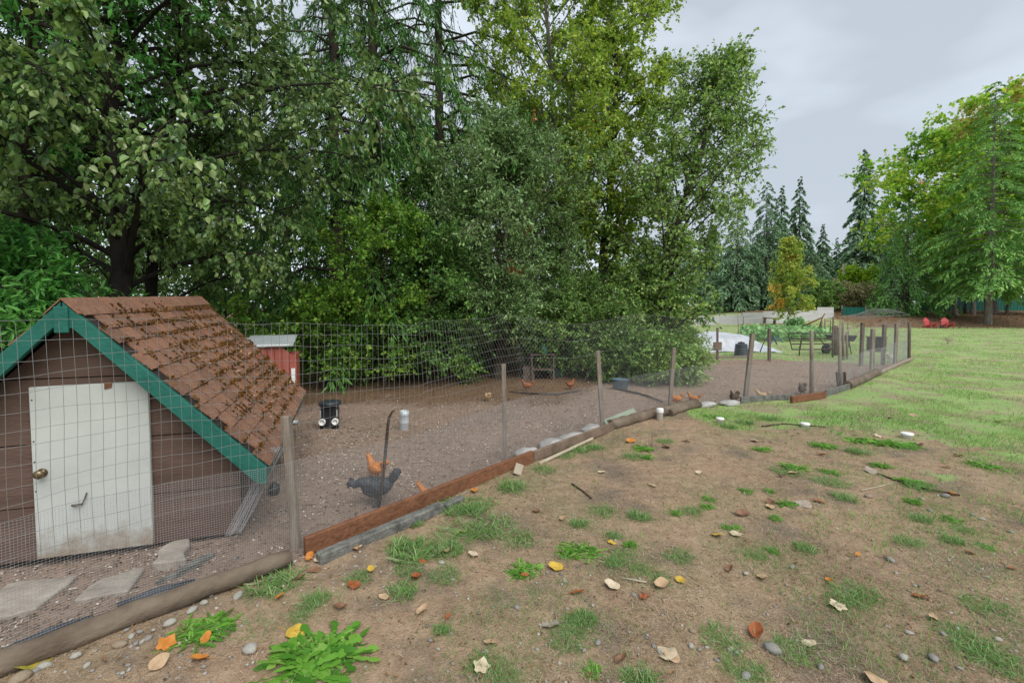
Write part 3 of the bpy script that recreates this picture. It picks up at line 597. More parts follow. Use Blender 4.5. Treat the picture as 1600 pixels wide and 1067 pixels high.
# low brush behind the treeline (reads as one mass)
rs = np.random.RandomState(5); n = 44000
bx = rs.uniform(-22, 3.0, n); by = 13.2 + rs.rand(n) ** 1.5 * 8 + np.clip(-bx - 12, 0, 9) * -0.3; hh = 5.0 * fbm(bx * 0.7, by * 0.7, 44, 3) * 1.5 + 0.2
Pp = np.stack([bx, by, gz(bx, by) + rs.rand(n) ** 0.7 * hh], -1)
Vv, Ff = leaf_geo(Pp, norm(sph(rs, n) + np.array([0, 0, -0.2])), norm(sph(rs, n) * 0.8 + np.array([0, -0.2, 0.7])), rs.uniform(0.09, 0.18, n), rs.uniform(0.06, 0.11, n))
tag(npmesh('undergrowth', Vv, [Ff], [LM['dark']]), 'tangled dark green undergrowth beneath the trees', 'undergrowth', kind='stuff')

# --- right-hand background
FC = 'far conifers beyond the white fence'
def far_con(seed, H, Rm, **k):
    kw = dict(seed=seed, H=H, Rm=Rm, z0=H * 0.05, n_br=105, n_sp=22, n_bl=5, bl=0.046 * H, bw=0.017 * H, droop=0.42, tr=H * 0.013, shape=0.95, rag=0.5); kw.update(k); return kw
def top(px, py, Y): return float(at(px, py, Y)[2])
c1 = conifer('fir_tree', 'tall pointed fir standing alone against the sky behind the utility pole', 'tree', gb(1346, 88), LM['farfir'], M['bark'], FC, **far_con(101, top(1346, 243, 88), 5.9, n_br=120, n_sp=24, rag=0.5, shape=0.9))
c2 = conifer('fir_tree', 'dark fir with a narrow top, second tallest beyond the white fence', 'tree', gb(1246, 78), LM['farfir'], M['bark'], FC, **far_con(102, top(1246, 288, 78), 5.2))
c3 = conifer('fir_tree', 'broad dark fir rising just right of the pear tree shoots', 'tree', gb(1195, 74), LM['farfir'], M['bark'], FC, **far_con(103, top(1200, 300, 74), 5.6, shape=0.6))
H3 = top(1200, 300, 74)
cps = [(1150, 72, 330, c3, 'dark fir half hidden behind the pear tree'), (1218, 95, 300, c2, 'fir top peeping up between the two dark firs'), (1283, 82, 362, c1, 'short pointed fir left of the utility pole'),
       (1305, 95, 385, c2, 'low fir directly behind the utility pole'), (1110, 80, 350, c2, 'fir mostly hidden by the pear tree crown'), (1375, 100, 330, c3, 'fir in the gap beside the turning maple'), (1265, 70, 400, c3, 'low broad fir behind the young yellow maple'),
       (1395, 78, 350, c2, 'fir at the left edge of the turning maple')]
hs = {c1.name: top(1346, 243, 88), c2.name: top(1246, 288, 78), c3.name: H3}
for i, (px, Y, pt, o, lb) in enumerate(cps):
    k = top(px, pt, Y) / hs[o.name]; copy_tree(o, gb(px, Y), (k * 1.1, k * 1.1, k), 1.3 * i, lb, FC)
# far wood closing the horizon
rs = np.random.RandomState(6); n = 18000
fx = rs.uniform(20, 130, n); fy = 105 + rs.rand(n) * 25; fh = 13 * (0.55 + 0.9 * fbm(fx * 0.12, fy * 0.05, 61, 3)); Pp = np.stack([fx, fy, gz(fx, fy) + rs.rand(n) ** 0.7 * fh], -1)
Vv, Ff = leaf_geo(Pp, norm(sph(rs, n) + np.array([0, 0, -0.6])), norm(sph(rs, n) + np.array([0, -0.3, 0.5])), rs.uniform(0.7, 1.4, n), rs.uniform(0.4, 0.8, n))
tag(npmesh('far_woods', Vv, [Ff], [LM['farfir']]), 'far dark green wood on the horizon', 'woods', kind='stuff')
# turning big-leaf maple, fir and cedar at the right
b = gb(1550, 54)
H = top(1550, 165, 54)
gold = [tuple(at(px, py, 51)) + (r_,) for px, py, r_ in [(1400, 260, 2.0), (1430, 215, 2.6), (1480, 185, 2.8), (1540, 155, 3), (1580, 135, 3), (1430, 290, 1.5), (1610, 130, 4)]]
broadleaf('maple_tree', 'huge round maple turning yellow and orange at its top behind the pale green fir', 'tree', b,
          [(0, 0, 0), (0, 0, 6), (-0.5, 0, 14), (1.5, 0, H - 3)], 3.6, lambda f: 10.3 * math.sqrt(max(0.04, 1 - (max(0, f - 0.25) / 0.8) ** 2)) * (0.75 + 0.25 * min(1, f * 4)), 76, 9, 8, 10, 0.40, 0.34, LM['maple'], M['greybark'], 111, up=0.35, droop=0.35, tr=0.5, twigL=1.4, subL=0.3, asym=(-0.25, -0.1), spots=gold, spot_mat=LM['maplegold'])
conifer('fir_tree', 'pale green fir with a thick grey trunk in front of the turning maple', 'tree', gb(1544, 44), LM['fir'], M['greybark'],
        seed=112, H=top(1556, 128, 44), Rm=5.6, z0=3.2, n_br=150, n_sp=30, n_bl=8, bl=0.5, bw=0.15, droop=0.25, tr=0.32, shape=0.7, rag=0.45, lift=0.1)
conifer('fir_tree', 'second green fir cut off by the edge of the view beyond the fence', 'tree', gb(1640, 50), LM['fir'], M['greybark'],
        seed=113, H=30, Rm=6.5, z0=4.0, n_br=120, n_sp=24, n_bl=5, bl=0.6, bw=0.15, droop=0.25, tr=0.4, shape=0.6, rag=0.4)
conifer('cedar_tree', 'dense dark green cedar with skirts to the ground between the green fence and the maple', 'tree', gb(1415, 50), LM['cedar'], M['bark'],
        seed=114, H=top(1415, 330, 50), Rm=4.6, z0=0.3, n_br=110, n_sp=24, n_bl=6, bl=0.45, bw=0.12, droop=0.45, tr=0.3, shape=0.6, rag=0.35)
for i, (px, Y, pt, lb) in enumerate([(1493, 50, 330, 'grey trunk with a thin leafy crown left of the thick fir trunk'), (1520, 52, 320, 'mossy slim tree tucked behind the thick fir trunk'), (1573, 53, 380, 'slim young tree in front of the green fence at the far right'), (1508, 53, 350, 'dark leaning stem between two grey trunks')]):
    hh_ = top(px, pt, Y)
    broadleaf('maple_sapling', lb, 'tree', gb(px, Y), [(0, 0, 0), (0.1 * i, 0, hh_ * 0.5), (0.5 - 0.3 * i, 0, hh_)], 2.6, lambda f: 3.0 * (0.8 + 0.3 * math.sin(PI * f)), 20, 6, 6, 7, 0.36, 0.30, LM['maple'] if i != 1 else LM['cedar'], M['greybark'] if i != 3 else M['bark'], 120 + i, up=0.2, droop=0.4, tr=0.22 if i < 2 else 0.14, twigL=1.0)
b = gb(1231, 43)
gs = [tuple(at(1207, 470, 42.5)) + (1.1,), tuple(at(1212, 455, 42.5)) + (0.7,), tuple(at(1232, 400, 43)) + (0.5,)]
broadleaf('young_maple_tree', 'small yellow-green maple standing in front of the white fence', 'tree', b, [(0, 0, 0), (0, 0, 2), (0.1, 0, top(1231, 378, 43))], 1.1,
          lambda f: 1.75 * (1.1 - 0.75 * f), 34, 7, 6, 9, 0.17, 0.14, LM['young'], M['greybark'], 131, up=0.6, droop=0.3, tr=0.09, twigL=0.45, spots=gs, spot_mat=LM['gold'])
broadleaf('lime_bush', 'vivid yellow-green bush right of the utility pole', 'shrub', gb(1340, 62), [(0, 0, 0), (0, 0, 2), (0, 0, 5.2)], 0.6, lambda f: 2.1 * (0.9 + 0.2 * math.sin(PI * f)), 26, 7, 6, 8, 0.3, 0.24, LM['lime'], M['bark'], 132, up=0.2, droop=0.3, tr=0.1, twigL=0.6)
for i, (px, Y, pt, r_, k, lb) in enumerate([(1287, 56, 458, 1.3, 'under', 'mid green bush behind the white fence'), (1305, 58, 462, 1.2, 'hedge', 'straw-coloured bush between white fence and utility pole'), (1345, 58, 466, 1.5, 'hedge', 'pale dry hedge above the green metal fence'), (1275, 60, 455, 1.6, 'farfir', 'dark bush behind the young maple')]):
    hh_ = top(px, pt, Y)
    broadleaf('far_bush', lb, 'shrub', gb(px, Y), [(0, 0, 0), (0, 0, hh_ * 0.5), (0, 0, hh_)], 0.3, lambda f, r_=r_: r_ * (0.95 + 0.2 * math.sin(PI * f)), 18, 6, 6, 8, 0.22, 0.16, LM[k], M['bark'], 140 + i, up=0.2, droop=0.25, tr=0.06, twigL=0.5)

# ------------------------------------------------------------------ coop (local x along the gable wall, y back along the ridge)
coop = empty('chicken_coop', (-3.04, 3.225, 0.0), 'brown gabled chicken coop with teal trim, shingled roof and small white door', 'chicken coop', rz=math.atan2(0.327, 0.945))
coop.rotation_euler[0] = R(0.9)
AX, AZ, HS, DR, Y0, Y1 = 0.05, 1.80, 1.15, 1.205, -0.15, 2.92
SL = math.hypot(HS, DR); sd_ = np.array([HS / SL, -DR / SL]); sn_ = np.array([DR / SL, HS / SL])   # slope direction and normal (right side)
def gable_poly(z0, z1, x0, x1, drop=0.10):
    """part of the gable wall between two heights, clipped by the roof"""
    pts = []
    def lim(z): return (AZ - drop - z) / DR * HS
    for z in (z0, z1):
        h = max(0.0, lim(z)); pts.append((max(x0, AX - h), min(x1, AX + h), z))
    (a0, b0, za), (a1, b1, zb) = pts
    P = [(a0, za), (b0, za)]
    for s_, xl in ((1, x1), (-1, x0)):
        pass
    if b0 == x1 and b1 < x1: P.append((x1, AZ - drop - (x1 - AX) * DR / HS))
    P.append((b1, zb)); 
    if a1 < b1: P.append((a1, zb))
    if a0 == x0 and a1 > x0: P.append((x0, AZ - drop - (AX - x0) * DR / HS))
    return P
zs_ = [0.03, 0.40, 0.83, 1.275, 1.69]
for a_, b_ in zip(zs_, zs_[1:]):
    MB().prism(gable_poly(a_ + 0.004, b_ - 0.004, AX - 0.96, AX + 0.96), 0.0, 0.03).build('siding_board', M['siding'], coop)
for sx in (-1, 1):
    for a_, b_ in ((0.03, 0.37), (0.378, 0.66)):
        MB().box((AX + sx * 0.945, 1.40, (a_ + b_) / 2), (0.03, 2.66, b_ - a_)).build('siding_board', M['siding'], coop)
MB().prism(gable_poly(0.03, 1.69, AX - 0.96, AX + 0.96), 2.74, 2.77).build('rear_wall', M['siding'], coop)
# roof decks, shingles, ridge caps
for sx in (-1, 1):
    MB().prism([(AX, AZ), (AX + sx * HS, AZ - DR), (AX + sx * (HS - 0.02), AZ - DR - 0.03), (AX, AZ - 0.04)], Y0 + 0.02, Y1).build('roof_deck', M['felt'], coop)
tabs = []
rr = random.Random(4)
for v in range(4):
    m_ = MB(); m_.box((0, 0, 0), (0.158, 0.187, 0.012)); tabs.append(m_)
tab_me = []
for i, m_ in enumerate(tabs):
    me = bpy.data.meshes.new('shingle'); m_.bm.to_mesh(me); m_.bm.free(); me.materials.append([M['shing'], M['shing2'], M['shing'], M['shing3']][i]); tab_me.append(me)
nrow, ncol = 13, 15; ex = (SL + 0.03) / nrow; cw = (Y1 - Y0) / ncol
th = math.atan2(DR, HS)
left_acc = MB()
for r_ in range(nrow):
    for c_ in range(-1, ncol + 1):
        y_ = Y0 + (c_ + 0.5 + (0.5 if r_ % 2 else 0)) * cw
        if y_ < Y0 + 0.04 or y_ > Y1 - 0.04: continue
        wd = 1.0
        if y_ - cw / 2 < Y0 - 0.02 or y_ + cw / 2 > Y1 + 0.02: wd = 0.55; y_ = min(max(y_, Y0 + cw * 0.27), Y1 - cw * 0.27)
        d_ = (r_ + 0.5) * ex
        p2 = np.array([AX, AZ]) + sd_ * d_ + sn_ * (0.010 + rr.uniform(0, 0.005))
        o = link('shingle', rr.choice(tab_me), coop); o.location = (p2[0], y_ + rr.uniform(-0.003, 0.003), p2[1])
        o.rotation_euler = (rr.uniform(-0.008, 0.008), th - 0.065 + rr.uniform(-0.008, 0.008), rr.uniform(-0.012, 0.012)); o.scale = (1, cw / 0.205 * wd, 1)
        if c_ >= 0 and c_ < ncol:
            p3 = (2 * AX - p2[0], p2[1]); left_acc.box((p3[0], y_, p3[1]), (0.163, cw * 0.965 * wd, 0.009), Matrix.Rotation(-th + 0.05, 3, 'Y'))
tag(left_acc.build('shingles_far_slope', M['shing'], coop), kind='stuff')
ncap = 19
for i in range(ncap):
    y_ = Y0 - 0.01 + (i + 0.5) * (Y1 - Y0) / ncap; m_ = MB(); t_ = 0.010; o_ = 0.020 + (i % 2) * 0.003
    a_ = [(AX - sd_[0] * 0.13, AZ + o_ + sd_[1] * 0.13 + 0.0), (AX, AZ + o_ + 0.004), (AX + sd_[0] * 0.13, AZ + o_ + sd_[1] * 0.13)]
    m_.prism([a_[0], a_[1], a_[2], (a_[2][0], a_[2][1] - t_), (a_[1][0], a_[1][1] - t_), (a_[0][0], a_[0][1] - t_)], y_ - 0.082, y_ + 0.078)
    o = m_.build('ridge_cap', M['shing3'] if i % 3 == 0 else M['shing'], coop); o.rotation_euler = (0.012, 0, 0)
# moss in the joints, needles and leaves on the roof
rs = np.random.RandomState(8); acc = Acc(); accl = Acc()
for k in range(1050):
    r_ = rs.randint(1, 13); yy = Y0 + rs.rand() * (Y1 - Y0); dens = sstep(0.1, 1.2, yy) * 0.9 + 0.25
    if rs.rand() > dens * (0.35 + 1.3 * vnoise(yy * 1.7, r_ * 0.8, 5)): continue
    n = rs.randint(5, 12); d_ = r_ * ex + 0.004 + rs.normal(size=n) * 0.008; y_ = yy + rs.normal(size=n) * 0.05
    if rs.rand() < 0.25: d_ = r_ * ex - rs.rand(n) * ex * 0.7; y_ = Y0 + (round((yy - Y0) / cw * 2) / 2) * cw + rs.normal(size=n) * 0.006
    P = np.stack([AX + sd_[0] * d_ + sn_[0] * 0.016, y_, AZ + sd_[1] * d_ + sn_[1] * 0.016], -1)
    ax = norm(np.array([sn_[0], 0, sn_[1]]) * 0.7 + sph(rs, n) * 0.8)
    acc.add(*leaf_geo(P, ax, sph(rs, n), rs.uniform(0.016, 0.034, n), rs.uniform(0.014, 0.026, n)))
tag(acc.build('moss', [M['moss']], coop), kind='stuff')
n = 620; q = rs.rand(n); d_ = (0.25 + 0.72 * q ** 0.7) * SL; y_ = Y0 + (0.25 + 0.74 * rs.rand(n) ** 0.8) * (Y1 - Y0)
P = np.stack([AX + sd_[0] * d_ + sn_[0] * 0.024, y_, AZ + sd_[1] * d_ + sn_[1] * 0.024], -1)
accl.add(*leaf_geo(P, norm(np.array([0.5, 0.4, -0.5]) + sph(rs, n)), norm(np.array([sn_[0], 0, sn_[1]]) + sph(rs, n) * 0.35), rs.uniform(0.02, 0.055, n), rs.uniform(0.008, 0.022, n)))
M['roofleaf'] = leafmat('roof_leaves', [(0.30, 0.07, 0.03), (0.36, 0.14, 0.04), (0.22, 0.09, 0.035), (0.45, 0.35, 0.22), (0.34, 0.10, 0.06)], 0.8, 0.15, 0.2)
tag(accl.build('roof_leaves', [M['roofleaf']], coop), kind='stuff')
# bargeboards, fascia
BW = 0.135 / math.cos(th)
for sx in (-1, 1):
    ov = 0.02
    o = MB().prism([(AX + sx * 0.004, AZ - 0.004), (AX + sx * (HS + ov), AZ - DR - ov * DR / HS - 0.004), (AX + sx * (HS + ov), AZ - DR - 0.150), (AX + sx * (HS - 0.055), AZ - DR - 0.125), (AX + sx * 0.05, AZ - BW + 0.02), (AX + sx * 0.004, AZ - BW + 0.02)], Y0 - 0.028, Y0 + 0.018).build('bargeboard', M['teal'], coop, bevel=0.003)
    MB().box((AX + sx * (HS + 0.004), (Y0 + Y1) / 2 + 0.02, AZ - DR - 0.075), (0.022, Y1 - Y0 - 0.05, 0.10)).build('fascia', M['teal'], coop, bevel=0.003)
MB().box((AX, Y0 - 0.032, AZ - 0.12), (0.075, 0.02, 0.17)).build('apex_block', M['teal'], coop, bevel=0.003)
# door
dX0, dX1 = -0.205, 0.455
dm = MB(); dm.prism([(dX0, 0.05), (dX1, 0.045), (dX1 + 0.002, 1.235), (dX0 - 0.004, 1.225)], -0.036, -0.004)
door = dm.build('door', M['door'], coop, bevel=0.004)
kn = MB(); kn.lathe([(0.028, 0), (0.030, 0.006), (0.012, 0.010), (0.012, 0.028), (0.026, 0.036), (0.030, 0.050), (0.022, 0.060), (0.004, 0.063)], 16)
k_ = kn.build('door_knob', M['brass'], door); k_.rotation_euler = (PI / 2, 0, 0); k_.location = (dX0 + 0.052, -0.036, 0.645)
hk = MB(); hk.tube([(0.0, -0.05, 0.40), (0.03, -0.06, 0.395), (0.06, -0.055, 0.40), (0.075, -0.05, 0.44), (0.085, -0.045, 0.48)], 0.004, 5); hk.tube([(0.0, -0.05, 0.405), (0.06, -0.055, 0.408)], 0.004, 5)
hk.build('hook', M['iron'], door)
MB().prism([(0.205, 1.19), (0.245, 1.20), (0.25, 1.238), (0.235, 1.245), (0.205, 1.24)], -0.042, -0.0365).build('rust_patch', M['rust'], door)
for zz_ in (1.14, 0.86, 0.72, 0.52): MB().tube([(dX0 + 0.012, -0.0365, zz_), (dX0 + 0.012, -0.0385, zz_)], 0.005, 7).build('nail', M['iron'], door)

# ------------------------------------------------------------------ red hen house behind
b = np.array(at(421, 650, 7.35)); b[2] = float(gz(b[0], b[1]))
rh = empty('hen_house', tuple(b), 'faded red board hen house with pale metal roof just behind the coop', 'hen house', rz=R(20))
zt = top(421, 542, 7.35) - b[2]
for i in range(7):
    x_ = -0.33 + i * 0.105
    MB().prism([(x_ + 0.002, 0.0), (x_ + 0.100, 0.0), (x_ + 0.100, zt - (0.0 if i < 5 else (i - 4) * 0.10)), (x_ + 0.002, zt - (0.0 if i < 5 else (i - 4.9) * 0.10))], 0.0, 0.02).build('wall_board', M['redpaint'], rh)
MB().box((0.04, 0.40, zt / 2 - 0.06), (0.70, 0.72, zt - 0.16)).build('body', M['redpaint'], rh)
MB().box((0.355, -0.012, zt * 0.36), (0.06, 0.02, zt * 0.66)).build('corner_trim', M['pvc'], rh)
m_ = MB(); m_.box((0.0, 0.34, zt + 0.075), (0.72, 0.80, 0.018), Matrix.Rotation(R(9), 3, 'X')); m_.build('roof_panel', M['galv'], rh)
m_ = MB(); m_.box((-0.03, -0.02, zt + 0.02), (0.66, 0.05, 0.028)); m_.build('roof_trim', M['pvc'], rh)

# ------------------------------------------------------------------ wire fence
fence = empty('wire_fence', (0, 0, 0), 'long curving wire fence of welded mesh on thin wooden stakes round the pen', 'fence')
nrm_ = np.gradient(FL, axis=0); nrm_ = norm(np.stack([nrm_[:, 1], -nrm_[:, 0]], -1))          # towards the viewer
def fp(s, z, off=-0.05):
    p = fpt(s); nx = np.interp(s, FLS, nrm_[:, 0]); ny = np.interp(s, FLS, nrm_[:, 1])
    wob = off + 0.018 * np.sin(s * 2.1 + z * 1.3) + 0.012 * np.sin(s * 5.3 - z * 2.0)
    return np.stack([p[..., 0] + nx * wob, p[..., 1] + ny * wob, z + gz(p[..., 0], p[..., 1])], -1)
sW = fs_at_px(845); S0_ = 0.3; SE = float(FLS[-1])
def ztop(s): return 1.66 + 0.03 * np.sin(s * 1.3) - 0.02 * np.sin(s * 0.5) + 0.02 * (s > 3)
acc = Acc()
ss = np.arange(S0_, sW, 0.0508); tt = np.linspace(0, 1, 8)
lean = 0.55 * sstep(sW - 2.2, sW + 0.1, ss)                      # the last wires fan over where the roll ends
zt_ = ztop(ss)[:, None] * (0.30 + 0.70 * tt[None]); sg = ss[:, None] - lean[:, None] * (tt[None] ** 1.5) + 0.004 * np.sin(tt[None] * 9 + ss[:, None] * 3)
acc.add(*tubes(fp(sg, zt_), 0.00125, 3))
zr = np.arange(0, 14)
for i in zr:
    se = np.linspace(S0_, sW, 90); fr = 1 - i * 0.0522; z = ztop(se) * fr - 0.006 * np.sin(se * 9 + i) + 0.010 * np.sin(se * 2.3 + i * 1.7)
    tfr = np.clip((fr - 0.30) / 0.7, 0, 1); sq = se - 0.55 * sstep(sW - 2.2, sW + 0.1, se) * tfr ** 1.5
    acc.add(*tubes(fp(sq, z)[None], 0.00125, 3))
tag(acc.build('welded_wire', [M['wire']], fence), kind='stuff')
# fine hardware cloth along the foot
acc = Acc(); ZH = 0.70; se_ = fs_at_px(1100)
ss = np.arange(S0_, SE, 0.0135); tt = np.linspace(0, 1, 3); hh_ = ZH + 0.025 * np.sin(ss * 1.7)
acc.add(*tubes(fp(np.repeat(ss[:, None], 3, 1), hh_[:, None] * tt[None], -0.045), 0.0006, 3))
sl_ = np.arange(S0_, SE, 0.16)
for z in np.arange(0.02, ZH, 0.0135):
    acc.add(*tubes(fp(sl_, z + 0.025 * np.sin(sl_ * 1.7) * z / ZH, -0.045)[None], 0.0006, 3))
tag(acc.build('hardware_cloth', [M['hwire']], fence), kind='stuff')
# light hexagonal netting above it along the farther stretch
def netting(path_fn, s0, s1, z0f, z1f, step, r=0.0008):
    acc = Acc(); K = 12
    for sg_ in (1, -1):
        st = np.arange(s0 - 2.2, s1 + 2.2, step)
        H_ = 1.0; t_ = np.linspace(0, 1, K); s_ = st[:, None] + sg_ * t_[None] * 1.0
        for row, orig in zip(s_, st):
            ok = (row >= s0) & (row <= s1)
            if ok.sum() < 2: continue
            idx = np.where(ok)[0]; rr_ = row[idx]; z = z0f(rr_) + (z1f(rr_) - z0f(rr_)) * t_[idx]
            acc.add(*tubes(path_fn(rr_, z)[None], r, 3))
    return acc
zn1 = lambda s: 1.60 - 0.28 * sstep(fs_at_px(1060), fs_at_px(1200), s) + 0.05 * np.sin(s * 1.9) + 0.06 * sstep(fs_at_px(1330), SE, s)
acc = netting(lambda s, z: fp(s, z, -0.055), sW - 0.4, SE, lambda s: 0.68 + 0 * s, zn1, 0.07, 0.0006)
for fr in (0.72, 0.86, 1.0):
    s_ = np.linspace(sW - 0.4, SE, 120); acc.add(*tubes(fp(s_, zn1(s_) * fr, -0.06)[None], 0.0013, 3))
tag(acc.build('hex_netting', [M['cwire']], fence), kind='stuff')
# posts (each a part)
def post(name, bpx, tpx, Y, wd, m, parent, round_=False, zoff=-0.15, sides=8):
    a = at(bpx[0], bpx[1], Y); t = at(tpx[0], tpx[1], Y); a[2] = float(gz(a[0], a[1])) + zoff
    if parent is fence: a[:2] *= 1 + 0.10 / Y; t[:2] *= 1 + 0.10 / Y; t[2] = CAM_H + (t[2] - CAM_H) * (1 + 0.10 / Y)
    mb = MB()
    if round_: mb.tube([a, (a + t) / 2 + np.array([0.006, 0, 0]), t], [wd * 0.52, wd * 0.5, wd * 0.46], sides)
    else: mb.bar(a, t, wd, wd, up=(0, 1, 0))
    return mb.build(name, m, parent, bevel=0.004)
def Yb(px, py): return float(gp(px, py)[1])
post('stake', (466, 866), (447, 650), Yb(466, 866), 0.058, M['post'], fence)
post('stake', (790, 722), (787, 569), Yb(790, 722), 0.05, M['post'], fence)
post('stake', (943, 672), (934, 548), Yb(943, 672), 0.058, M['post'], fence)
post('stake', (1046, 638), (1053, 543), Yb(1046, 638), 0.06, M['post'], fence)
post('stake', (1163, 626), (1176, 521), Yb(1163, 626), 0.072, M['post'], fence)
post('stake', (1268, 617), (1268, 516), Yb(1268, 617), 0.078, M['post'], fence, True)
post('stake', (1313, 606), (1311, 511), Yb(1313, 606), 0.075, M['post'], fence, True)
post('stake', (1362, 588), (1364, 514), Yb(1362, 588), 0.08, M['post'], fence)
post('stake', (1398, 572), (1401, 505), Yb(1398, 572), 0.075, M['post'], fence)
post('stake', (1420, 564), (1421, 503), Yb(1420, 564), 0.10, M['oldpost'], fence, True)
for bx_, tx_ in ((1311, 1308), (1320, 1319)):
    post('iron_stake', (bx_ + 1, 606), (tx_, 581), Yb(1315, 607) - 0.05, 0.05, M['iron'], fence)
# overhead netting bent over at the far corner
a1 = at(1352, 497, 13.2); a2 = at(1420, 491, 15.6); ar = Acc()
tt = np.linspace(0, 1, 22); K = 10
for j in range(K):
    v = j / (K - 1); p = a1[None] * (1 - tt[:, None]) + a2[None] * tt[:, None]; p = p + np.array([-0.35, 0.55, 0])[None] * v; p[:, 2] += 0.17 * np.sin(tt * PI * 0.9) * (0.4 + math.sin(v * PI) * 0.9) + 0.02 * np.sin(tt * 17)
    ar.add(*tubes(p[None], 0.003, 3))
for i in range(0, 22):
    v = np.linspace(0, 1, K); p = (a1 * (1 - tt[i]) + a2 * tt[i])[None] + np.array([-0.35, 0.55, 0])[None] * v[:, None]; p[:, 2] += 0.17 * math.sin(tt[i] * PI * 0.9) * (0.4 + np.sin(v * PI) * 0.9) + 0.02 * math.sin(tt[i] * 17)
    ar.add(*tubes(p[None], 0.003, 3))
tag(ar.build('bent_wire_top', [M['wire']], fence), kind='stuff')
MB().tube([at(1338, 499, 12.6), at(1380, 494, 14.2), at(1419, 492, 15.7)], 0.011, 6).build('top_rail', M['beam'], fence)

# the far side of the run: second fence with its own stakes
bfence = empty('netting_fence', (0, 0, 0), 'lower netting fence along the far side of the pen, beyond the hens', 'fence')
BP = [gp(*p)[:2] for p in [(1080, 561), (1121, 560), (1202, 562), (1228, 561)]]
BP2 = [gp(*p)[:2] for p in [(1316, 566), (1345, 571), (1381, 569), (1420, 563)]]
for k_, path in enumerate((BP, BP2)):
    q, s_ = resample(np.array(path), 0.2)
    def pf(s, z, q=q, s_=s_): return np.stack([np.interp(s, s_, q[:, 0]), np.interp(s, s_, q[:, 1]), z + 0 * s], -1)
    a_ = netting(pf, 0, float(s_[-1]), lambda s: 0.02 + 0 * s, lambda s: 1.0 + 0.05 * np.sin(s * 2), 0.05 if k_ else 0.12, 0.0009)
    tag(a_.build('netting', [M['hwire'] if k_ else M['cwire']], bfence), kind='stuff')
for bpx, tpx, w_ in [((1121, 562), (1121, 512), 0.06), ((1202, 564), (1202, 513), 0.08), ((1345, 572), (1348, 504), 0.085), ((1379, 570), (1382, 507), 0.085)]:
    post('stake', bpx, tpx, Yb(*bpx), w_, M['oldpost'], bfence)
a_ = gp(1082, 561); c_ = gp(1170, 559)
MB().bar((a_[0], a_[1], 0.03), (c_[0], c_[1], 0.04), 0.04, 0.09).build('foot_board', M['post'], bfence)
p = at(1121, 541, Yb(1121, 562) - 0.06)
m_ = MB(); m_.box(tuple(p), (0.29, 0.03, 0.29)); tag(m_.build('wooden_box', M['board'], None, bevel=0.004), 'square brown plywood plate hung on a stake near the white tarp', 'board')

# ------------------------------------------------------------------ logs and boards along the foot of the fence
def ground_bar(name, label, cat, pxa, pxb, wd, th, m, z=0.0, lift=0.0, tilt=0, bevel=0.006, group=None):
    a = gp(*pxa); c = gp(*pxb); a[2] += th / 2 + z; c[2] += th / 2 + z + lift
    o = MB().bar(a, c, wd, th).build(name, m, None, bevel=bevel)
    return tag(o, label, cat, group)
def log(name, label, pts, r, m, z=0.0, seed=0, sides=12, frayed=False):
    P = [gp(*p) for p in pts]; rs_ = np.random.RandomState(seed); q, _ = resample(np.array(P), 0.12); q = np.array(q)
    q[:, 2] += (r if np.isscalar(r) else np.mean(r)) * 0.8 + z; k = len(q)
    rr_ = np.interp(np.linspace(0, 1, k), np.linspace(0, 1, 2 if np.isscalar(r) else len(r)), [r, r] if np.isscalar(r) else r) * (1 + rs_.normal(size=k) * 0.035)
    q[1:-1] += rs_.normal(size=(k - 2, 3)) * 0.005
    mb = MB(); mb.tube([tuple(x) for x in q], list(rr_), sides)
    if frayed:
        for i in range(10):
            a = rs_.rand() * 2 * PI; p = q[0] + np.array([0, math.cos(a), math.sin(a)]) * r * 0.6 * rs_.rand(); mb.tube([p, p + (q[0] - q[1]) / np.linalg.norm(q[0] - q[1]) * rs_.uniform(0.03, 0.09) + rs_.normal(size=3) * 0.015], [0.02, 0.004], 4)
    return tag(mb.build(name, m), label, 'log')
log('log', 'long smooth grey-brown pole lying below the coop door', [(-260, 1160), (0, 1052), (240, 960), (474, 874)], [0.066, 0.062, 0.056], M['log'], seed=1)
log('log', 'short weathered log with a frayed end beside the sage green panel', [(953, 671), (1015, 654), (1088, 635)], 0.082, M['log'], seed=2, frayed=True)
log('log', 'thin curved log in front of the orange hens', [(1046, 650), (1070, 641), (1098, 635)], 0.06, M['log'], seed=3)
log('log', 'curved pale log at the foot of the fence beside the green lawn', [(1324, 608), (1348, 597), (1372, 585)], 0.095, M['log'], seed=4)
log('log', 'thin grey pole at the foot of the far fence corner', [(1373, 586), (1400, 573), (1424, 563)], 0.06, M['post'], seed=5)
ground_bar('plank', 'long rust-red plank on edge behind the grey beam', 'plank', (476, 868), (832, 722), 0.045, 0.135, M['rust'])
ground_bar('beam', 'grey weathered beam lying against the rust-red plank', 'beam', (497, 880), (690, 797), 0.085, 0.085, M['beam'], z=-0.012, bevel=0.012)
ground_bar('beam', 'short grey stub of beam past the end of the longer grey beam', 'beam', (695, 795), (722, 781), 0.07, 0.06, M['beam'], z=-0.012, bevel=0.012)
ground_bar('plank', 'dark brown plank in front of the pale sacks', 'plank', (833, 721), (958, 672), 0.04, 0.12, M['board'])
ground_bar('lath', 'pale lath leaning at the foot of the dark brown plank', 'lath', (843, 726), (926, 690), 0.03, 0.03, M['pale'], lift=0.03)
ground_bar('plank', 'grey plank on edge in front of the pale sitting hen', 'plank', (1157, 630), (1238, 625), 0.04, 0.12, M['beam'])
ground_bar('plank', 'short rust-coloured plank with a broken dark end beside the red rooster', 'plank', (1236, 630), (1289, 622), 0.05, 0.13, M['rust'])
